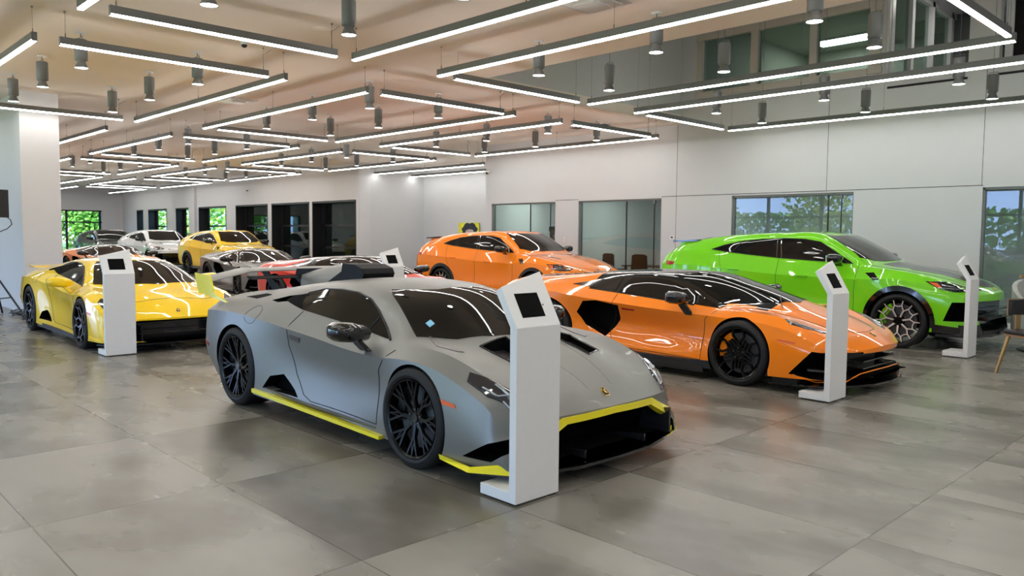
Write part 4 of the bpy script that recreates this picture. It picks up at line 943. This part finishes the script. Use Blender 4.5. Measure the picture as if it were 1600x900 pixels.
TWIST = [(.10, 0, .46, 0, .014, .011), (.46, 0, .96, 12, .008, .007), (.62, 4, .97, 0, .005, .004)]
hero = huracan('sports_car', 'matte grey wedge sports car with yellow trim behind the nearest kiosk', P_grey, True, TWIST, 8, M_rimb, M_rimb, M_blk)
hero.root.location = (-4.09, 4.0, 0)
DBL = [(.16, 9, .55, 9, .012, .010), (.55, 9, .78, 27, .010, .009), (.78, 27, .96, 20, .010, .009), (.78, 27, .80, 36, .01, .01)]
evo = huracan('sports_car', 'yellow wedge sports car with its black lower grille behind the leftmost kiosk', P_yel, False, DBL, 5, M_rimd, M_rimb, M_blk)
evo.root.location = (-11.30, 3.98, 0)
# ------------------------------------------------------------------ long wedge car with side intakes (open and closed versions)
XA = [-3.72, -3.6, -3.2, -2.7, -2.25, -1.8, -1.3, -.85, -.4, 0, .35, .7, .95, 1.13]
TA = {
 'b': zip3(XA, [(.80,.36),(.88,.30),(.95,.22),(.985,.16),(.96,.14),(.93,.13),(.93,.13),(.94,.13),(.96,.13),(.985,.14),(.985,.15),(.95,.16),(.92,.17),(.86,.18)], [0]*11+[0,-.06,-.13]),
 'c': zip3(XA, [(.84,.48),(.92,.44),(.99,.42),(1.005,.38),(.96,.31),(.92,.27),(.915,.26),(.92,.26),(.95,.27),(.995,.31),(.995,.32),(.96,.31),(.92,.29),(.85,.27)], [0]*11+[0,-.07,-.19]),
 'd': zip3(XA, [(.86,.62),(.93,.62),(1.0,.62),(1.01,.60),(.93,.54),(.83,.48),(.81,.45),(.825,.44),(.91,.47),(.995,.52),(.99,.50),(.96,.43),(.92,.38),(.83,.34)], [0]*11+[0,-.08,-.22]),
 'e': zip3(XA, [(.84,.80),(.92,.83),(.985,.85),(1.0,.84),(.985,.80),(.965,.765),(.95,.735),(.94,.715),(.945,.70),(.965,.685),(.96,.66),(.93,.56),(.90,.46),(.80,.395)], [0]*11+[0,-.08,-.22]),
 'f': zip3(XA, [(.70,.88),(.77,.915),(.82,.935),(.835,.925),(.82,.895),(.81,.865),(.80,.83),(.79,.795),(.80,.765),(.83,.765),(.81,.735),(.75,.63),(.68,.535),(.56,.435)], [0]*12+[-.04,-.09]),
 'g': zip3(XA, [(.45,.90),(.50,.955),(.53,.99),(.54,1.02),(.55,1.055),(.565,1.075),(.575,1.08),(.63,.985),(.68,.815),(.63,.785),(.55,.725),(.48,.625),(.42,.54),(.32,.447)], [0]*13+[-.03]),
 'h': zip3(XA, [(.26,.905),(.27,.965),(.28,1.0),(.28,1.04),(.28,1.085),(.28,1.115),(.29,1.125),(.31,1.095),(.32,.985),(.32,.87),(.30,.765),(.28,.65),(.26,.555),(.20,.455)], [0]*13+[-.01]),
 'i': zip3(XA, [(0,.91),(0,.97),(0,1.01),(0,1.05),(0,1.095),(0,1.125),(0,1.138),(0,1.118),(0,1.01),(0,.895),(0,.775),(0,.66),(0,.565),(0,.462)]),
}
CRA = [0, 0, 0, 1, 1, 0, 0, 0]
def belt_a(x): return float(np.interp(x, [p[0] for p in TA['f']], [p[2] for p in TA['f']]))
def hypercar(name, label, P, roofP, rims, mcal, lowtrim, open_top=False):
    tri = [(-2.25,.60),(-2.13,.745),(-1.92,.765),(-1.60,.725),(-1.64,.55),(-1.82,.33),(-2.12,.45)]
    cuts = [('side', tri, .70, 1.3), ('front', [(-.50,.405),(.50,.405),(.56,.30),(.42,.17),(-.42,.17),(-.56,.30)], .60, 1.6),
            ('side', [(.56,.20),(.78,.44),(1.4,.40),(1.4,.17),(.78,.17)], .44, 1.3), ('top', [(-3.2,-.30),(-2.35,-.26),(-2.35,.26),(-3.2,.30)], .93, 1.4)]
    def fm(c, nn):
        if roofP is not P and -2.15 < c.x < .1 and c.z > belt_a(c.x)+.012 and abs(c.y) < (.82 if c.x < -.3 else .60): return 3
        if c.z < .205 and c.x < .35: return 1
        if c.x < -3.5 and c.z < .75: return 1
    A = Car(name, label, P, TA, CRA, [(0, .340, .372, .56), (-2.70, .36, .40, .56)], cuts=cuts, facemat=fm, front=lambda z: (0, 1))
    R = A.root
    ws = [(-1.12,.50),(-1.0,.36),(-.93,.2),(-.91,0),(-.93,-.2),(-1.0,-.36),(-1.12,-.50),(-.80,-.575),(-.36,-.655),(-.12,-.55),(.10,-.32),(.20,0),(.10,.32),(-.12,.55),(-.36,.655),(-.80,.575)]
    A.patch('windshield', ws, 'top', M_glass, .005, cell=.06)
    gl = [(-.34,.772),(-.62,.88),(-.86,.965),(-1.1,1.035),(-1.35,1.052),(-1.62,1.05),(-1.68,.96),(-1.70,.875),(-1.3,.845),(-.9,.815),(-.55,.785)]
    for sd in (1, -1):
        g = A.patch('side_window', gl, 'side', M_glass, .004, side=sd)
        A.seam('window_pillar', [[(-.62,.80),(-.66,.885)]], 'side', M_blk, .012, side=sd, parent=g, off=.004)
        A.patch('rear_quarter', [(-1.76,1.03),(-1.76,.885),(-2.0,.90),(-2.45,.93),(-2.1,1.0)], 'side', M_gblk, .004, side=sd)
    A.seam('door_gap', [[(-.33,.755),(-.42,.66),(-.46,.40),(-.46,.215),(-1.70,.235),(-1.78,.42),(-1.66,.66),(-1.70,.85)]], 'side', M_blk, .0035)
    A.seam('hood_gap', [[(.93,0),(.90,.25),(.70,.44),(.20,.60)]], 'top', M_blk, .0028)
    A.patch('headlight', [(.42,.80),(.50,.845),(.66,.79),(.86,.64),(.90,.55),(.82,.56),(.66,.68)], 'top', M_lamp, .004, both=True, cell=.04)
    A.seam('daytime_light', [[(.56,.79),(.72,.70),(.84,.60)], [(.70,.73),(.78,.72)]], 'top', M_drl, .008, off=.005)
    A.patch('side_marker', [(.42,.535),(.62,.515),(.62,.50),(.44,.515)], 'side', M_amber, .004, both=True)
    A.patch('door_handle', [(-1.56,.70),(-1.38,.69),(-1.38,.675),(-1.56,.68)], 'side', M_red if P is P_or else M_blk, .004, both=True)
    mirror_mesh(A, -.71, 1.05, .875, M_gblk if roofP is not P else P, arm=(.06, -.15))
    wheels(A, rims, 5, 2.70, 1.0, .340, .36, .268, .284, .26, .34, M_rimb, M_rimb, mcal, lip=M_rimb, twist=.3)
    badge(A, .98)
    # engine cover: dark slats between two body-colour buttresses
    for i in range(5):
        x = -2.42-.17*i; h, n_ = A.hit((x, 0), 'top'); b = MB(); b.box(x-.12, x+.02, -.27, .27, h.z-.022, h.z-.008, M_carbon); b.build('engine_slat', R)
    for s in (1, -1):
        b = MB(); V = [(-3.35,.36,.97),(-2.2,.38,1.085),(-1.78,.46,1.10),(-1.78,.60,1.06),(-2.2,.56,1.045),(-3.35,.60,.965)]
        V = [(x, y*s, z) for x, y, z in V]; W = [(x, y, z-.05) for x, y, z in V]; q = 6
        b.faces(V+W, [tuple(range(q)), tuple(range(q, 2*q))[::-1]]+[(i, (i+1) % q, q+(i+1) % q, q+i) for i in range(q)], P); b.build('rear_buttress', R)
    # front lip, skirts, rear diffuser
    b = MB(); pl = [(1.19,0),(1.16,.35),(1.05,.62),(.86,.88),(.62,.99),(.38,1.02),(.34,.8),(.5,0)]; b.prism(pl+[(x, -y) for x, y in pl[::-1] if y > 0], 'z', .085, .105, M_gblk); b.build('splitter', R)
    for s in (1, -1):
        b = MB(); b.prism([(.38,.105),(.64,.105),(.64,.17),(.38,.185)], 'y', min(s*.84, s*.945), max(s*.84, s*.945), M_blk); b.build('lower_bumper_corner', R)
        b = MB(); V = [(.60,.965,.195),(.80,.88,.135),(1.0,.66,.14),(1.07,.50,.21),(1.13,.28,.235),(1.15,0,.24)]; b.tube([(x, y*s, z) for x, y, z in V], .0065, lowtrim, 8); b.build('bumper_pinstripe', R)
        b = MB(); b.prism([(-2.30,.09),(-.40,.085),(-.42,.15),(-.75,.20),(-2.30,.24)], 'y', min(s*.86, s*.975), max(s*.86, s*.975), M_carbon); b.build('side_skirt', R)
        b = MB(); b.tube([(.72, s*.90, .25), (.86, s*.80, .24), (.98, s*.62, .30)], .014, M_rimd, 6); b.build('intake_blade', R)
        b = MB(); b.prism([(.84,.90*s),(.90,.99*s),(.78,1.05*s),(.70,.95*s)], 'z', .105, .12, M_gblk); b.build('lip_winglet', R)
    b = MB(); b.box(.80, .82, -.5, .5, .16, .40, M_blk)
    for z in (.24, .31): b.box(.90, 1.06, -.40, .40, z, z+.012, M_gblk)
    b.build('grille', R)
    if open_top:
        b = MB(); b.tube([(.22, -.45, .80), (.06, -.2, .885), (-.08, .15, .905)], .005, M_blk, 6); b.tube([(.24, -.05, .79), (.12, .3, .84), (0, .5, .84)], .005, M_blk, 6); b.build('wipers', R)
    return A
YB = [(.14, 0, .40, 0, .020, .016), (.40, 0, .70, 20, .010, .008), (.70, 20, .97, 12, .009, .008), (.25, 16, .60, 30, .009, .007)]
roadster = hypercar('sports_car', 'orange sports car with black roof and large side intake behind the second kiosk', P_or, M_gblk, YB, P_or, P_or, True)
roadster.root.location = (-4.16, 8.26, 0)
M_blade = M_carbon
red = copy_tree(roadster.root, None, {P_or: P_red}); red.location = (-11.45, 8.26, 0); red['label'] = 'red sports car with black roof in the middle row behind the matte grey car'
gry = copy_tree(roadster.root, None, {P_or: P_sil}); gry.location = (-18.45, 9.5, 0); gry.rotation_euler = (0, 0, math.radians(-8)); gry['label'] = 'dark grey sports car with large side intake between the yellow cars and the red car'
# ------------------------------------------------------------------ tall four-door car
XU_ = [-4.08, -3.96, -3.55, -3.0, -2.5, -1.9, -1.3, -.75, -.42, 0, .4, .7, .88, 1.0]
TU_ = {
 'b': zip3(XU_, [(.80,.50),(.88,.42),(.95,.36),(.98,.31),(.965,.28),(.96,.27),(.96,.27),(.965,.27),(.98,.28),(.985,.30),(.965,.27),(.92,.25),(.88,.24),(.82,.24)], [0]*11+[0,-.05,-.13]),
 'c': zip3(XU_, [(.86,.64),(.93,.58),(.98,.54),(1.0,.50),(.975,.42),(.965,.40),(.965,.40),(.97,.42),(.99,.47),(1.0,.5),(.985,.46),(.95,.43),(.91,.42),(.85,.41)], [0]*11+[0,-.06,-.17]),
 'd': zip3(XU_, [(.88,.86),(.94,.82),(.985,.80),(1.005,.80),(.965,.70),(.935,.66),(.93,.66),(.945,.68),(.98,.74),(1.005,.82),(.99,.76),(.955,.66),(.92,.61),(.86,.58)], [0]*11+[0,-.06,-.19]),
 'e': zip3(XU_, [(.86,1.06),(.92,1.07),(.975,1.06),(.99,1.04),(.96,1.0),(.945,.965),(.945,.95),(.95,.94),(.97,.955),(.98,.97),(.965,.90),(.93,.82),(.89,.77),(.82,.73)], [0]*11+[0,-.06,-.20]),
 'f': zip3(XU_, [(.74,1.20),(.80,1.25),(.84,1.31),(.85,1.285),(.84,1.245),(.835,1.205),(.835,1.17),(.835,1.145),(.845,1.12),(.83,1.075),(.80,.995),(.75,.90),(.70,.83),(.63,.775)], [0]*11+[0,-.03,-.10]),
 'g': zip3(XU_, [(.60,1.25),(.62,1.34),(.63,1.46),(.645,1.535),(.655,1.57),(.665,1.59),(.67,1.575),(.765,1.27),(.66,1.155),(.58,1.10),(.54,1.03),(.49,.935),(.44,.86),(.40,.79)], [0]*12+[-.01,-.04]),
 'h': zip3(XU_, [(.34,1.27),(.35,1.36),(.36,1.49),(.36,1.57),(.36,1.605),(.36,1.63),(.36,1.61),(.38,1.37),(.35,1.18),(.33,1.11),(.30,1.035),(.28,.945),(.26,.87),(.24,.80)], [0]*13+[-.01]),
 'i': zip3(XU_, [(0,1.28),(0,1.37),(0,1.50),(0,1.58),(0,1.615),(0,1.64),(0,1.625),(0,1.40),(0,1.20),(0,1.125),(0,1.05),(0,.955),(0,.88),(0,.805)]),
}
CRU = [0, 0, 0, 1, 1, 0, 0, 0]
HEX = [(.20, 0, .52, 0, .013, .012), (.52, 0, .72, 13, .009, .009), (.72, 13, .96, 13, .009, .008), (.72, 13, .66, 25.5, .008, .008)]
def suv(name, label, P, hood_black):
    cuts = [('front', [(-.60,.70),(.60,.70),(.72,.60),(.60,.30),(-.60,.30),(-.72,.60)], .70, 1.4), ('side', [(.58,.43),(.68,.69),(.95,.70),(.95,.44)], .60, 1.3)]
    A = Car(name, label, P, TU_, CRU, [(0, .385, .425, .56), (-3.0, .385, .425, .56)], under_z=.22, cuts=cuts, front=lambda z: (0, 1), facemat=lambda c, n_: 3 if (c.z < .37 and c.x > .44) else None)
    R = A.root
    A.patch('windshield', [(-1.24,.56),(-1.17,.3),(-1.15,0),(-1.17,-.3),(-1.24,-.56),(-1.0,-.62),(-.66,-.71),(-.52,-.55),(-.45,-.28),(-.43,0),(-.45,.28),(-.52,.55),(-.66,.71),(-1.0,.62)], 'top', M_glass, .005, cell=.07)
    A.patch('rear_window', [(-3.90,.46),(-3.90,-.46),(-3.30,-.54),(-3.30,.54)], 'top', M_glass, .005, cell=.08)
    win = [(-3.10,1.335),(-2.9,1.405),(-2.59,1.475),(-2.2,1.515),(-1.83,1.53),(-1.5,1.52),(-1.25,1.48),(-1.0,1.34),(-.72,1.17),(-1.3,1.195),(-1.86,1.222),(-2.4,1.262),(-2.85,1.302)]
    for sd in (1, -1):
        g = A.patch('side_window', win, 'side', M_glass, .004, side=sd)
        A.seam('window_pillar', [[(-1.84,1.225),(-1.90,1.53)], [(-1.92,1.228),(-1.96,1.53)]], 'side', M_chrome, .004, side=sd, parent=g, off=.004)
        A.seam('quarter_divider', [[(-2.72,1.29),(-2.58,1.475)]], 'side', M_blk, .006, side=sd, parent=g, off=.004)
        A.seam('window_seal', [win+[win[0]]], 'side', M_blk, .007, side=sd, parent=g, off=.002)
    A.seam('front_door_gap', [[(-.62,1.13),(-.64,.80),(-.62,.36),(-1.86,.36),(-1.88,1.2)]], 'side', M_blk, .003)
    A.seam('rear_door_gap', [[(-1.92,.36),(-2.42,.37),(-2.62,.62),(-2.80,.95),(-2.95,1.30)]], 'side', M_blk, .003)
    A.seam('hood_gap', [[(.96,0),(.92,.42),(.70,.60),(.2,.70),(-.5,.75)]], 'top', M_blk, .003)
    A.seam('body_crease', [[(-3.2,1.04),(-2.4,1.0),(-1.2,.95),(-.62,.94)]], 'side', P, .004, off=-.002)
    A.patch('headlight', [(.32,.955),(.56,.955),(.80,.875),(.83,.83),(.70,.825),(.52,.86)], 'side', M_lamp, .005, both=True, cell=.04)
    A.patch('headlight_inner', [(.46,.79),(.44,.885),(.49,.87),(.55,.80)] if 0 else [(.50,.84),(.44,.84),(.44,.86),(.50,.86)], 'front', M_lamp, .004, both=True)
    A.seam('daytime_light', [[(.50,.875),(.66,.862),(.80,.855)], [(.52,.91),(.66,.885)]], 'side', M_drl, .007, off=.006)
    A.patch('side_marker', [(.36,.945),(.46,.935),(.54,.875),(.48,.885)], 'side', M_amber, .007, both=True)
    A.patch('fender_vent', [(-.38,1.05),(-.50,1.04),(-.36,.94),(-.28,.955)], 'side', M_gblk, .005, both=True)
    for x, z in ((-2.60, 1.025), (-1.45, .965)):
        for s in (1, -1):
            h, n_ = A.hit((x-.10, z), 'side', s); b = MB(); b.tube([h+n_*.0, h+Vector((.03, s*.03, 0)), h+Vector((.17, s*.03, -.005)), h+Vector((.20, 0, -.005))], .013, P, 8); b.build('door_handle', R, 50)
    A.patch('tail_light', [(-3.96,1.12),(-3.76,1.11),(-3.78,1.06),(-3.94,1.05)], 'side', M_red, .006, both=True)
    for s in (1, -1):
        for cx, wb in ((0, 0), (-3.0, 0)):
            b = MB(); n = 22; pts = []
            for i in range(n+1):
                a = math.radians(-14+208*i/n)
                pts.append((cx+.425*math.cos(a), .385+.425*math.sin(a)*1.0, cx+.485*math.cos(a), .385+.50*math.sin(a)))
            V = []; F = []
            for x0, z0, x1, z1 in pts:
                h0, _ = A.hit((x1, z1), 'side', s); y = h0.y if .9 < abs(h0.y) < 1.1 else s*.985
                V += [(x0, y+s*.018, z0), (x1, y+s*.010, z1), (x1, y-s*.03, z1), (x0, y-s*.05, z0)]
            for i in range(n):
                for k in range(4): F.append((4*i+k, 4*i+(k+1) % 4, 4*i+4+(k+1) % 4, 4*i+4+k))
            F += [(0, 1, 2, 3), (4*n+3, 4*n+2, 4*n+1, 4*n)]
            b.faces(V, F, M_gblk); b.build('wheel_arch_trim', R, 40)
        b = MB(); b.prism([(-2.52,.24),(-.48,.24),(-.48,.33),(-2.52,.33)], 'y', min(s*.90, s*.985), max(s*.90, s*.985), M_gblk); b.build('side_skirt', R)
        b = MB(); b.prism([(.60,.45),(.70,.68),(.72,.68),(.63,.45)], 'y', min(s*.80, s*.90), max(s*.80, s*.90), M_gblk); b.build('intake_blade', R)
        A.patch('hood_vent', [(-.02,.50*s),(.30,.44*s),(.32,.49*s),(0,.55*s)], 'top', M_gblk, .004)
    b = MB(); pl = [(1.06,0),(1.04,.4),(.96,.68),(.78,.90),(.50,.99),(.44,.8),(.5,0)]; b.prism(pl+[(x, -y) for x, y in pl[::-1] if y > 0], 'z', .215, .25, M_gblk); b.build('splitter', R)
    b = MB(); b.box(.80, .82, -.72, .72, .28, .72, M_carbon)
    for z in (.44, .56): b.box(.84, 1.0, -.58, .58, z, z+.02, M_gblk)
    b.box(.86, 1.035, -.66, .66, .46, .50, M_gblk); b.build('grille', R)
    if hood_black: A.patch('carbon_hood', [(.90,0),(.87,.26),(.5,.40),(-.1,.47),(-.40,.50),(-.38,0),(-.40,-.50),(-.1,-.47),(.5,-.40),(.87,-.26)], 'top', M_carbon, .003, cell=.08)
    b = MB(); V = [(-4.02,.62,1.475),(-3.45,.66,1.50),(-3.45,-.66,1.50),(-4.02,-.62,1.475)]; W = [(x, y, z-.03) for x, y, z in V]; b.faces(V+W, [(0, 1, 2, 3), (7, 6, 5, 4), (0, 4, 5, 1), (1, 5, 6, 2), (2, 6, 7, 3), (3, 7, 4, 0)], M_gblk); b.build('roof_spoiler', R)
    for s in (1, -1): b = MB(); b.prism([(-3.9,1.36),(-3.50,1.42),(-3.45,1.49),(-3.85,1.475)], 'y', min(s*.55, s*.60), max(s*.55, s*.60), P); b.build('spoiler_fin', R)
    mirror_mesh(A, -.90, 1.05, 1.235, M_gblk, arm=(.0, -.07))
    wheels(A, HEX, 7, 3.0, 1.0, .385, .385, .31, .31, .28, .30, M_rims, M_rimb, P_green if P is P_green else M_disc, lip=M_rimb, twist=.22)
    badge(A, .93)
    return A
green = suv('suv', 'lime green tall car with black hood behind the rightmost kiosk', P_green, True); green.root.location = (-4.10, 12.5, 0)
def suv_copy(P, loc, label, mods={}):
    c = copy_tree(green.root, None, {P_green: P, **mods}); c.location = loc; c['label'] = label
    for ch in list(c.children):
        if ch.name.startswith('carbon_hood'): bpy.data.objects.remove(ch)
    return c
suv_copy(P_or, (-11.30, 12.5, 0), 'orange tall four-door car in front of the glass offices')
suv_copy(P_yel, (-26.3, 12.5, 0), 'yellow tall four-door car far back', {M_rims: M_rimb})
suv_copy(P_wht, (-33.4, 12.55, 0), 'white tall four-door car far back between the black and the yellow one', {M_rims: M_rimb})
suv_copy(P_drk, (-39.6, 12.4, 0), 'black tall four-door car farthest back before the tree window', {M_rims: M_rimb})
far_car = copy_tree(roadster.root, None, {P_or: P_or}); far_car.location = (-25.9, 8.3, 0); far_car['label'] = 'orange car with black roof far back above the yellow wedge sports car'
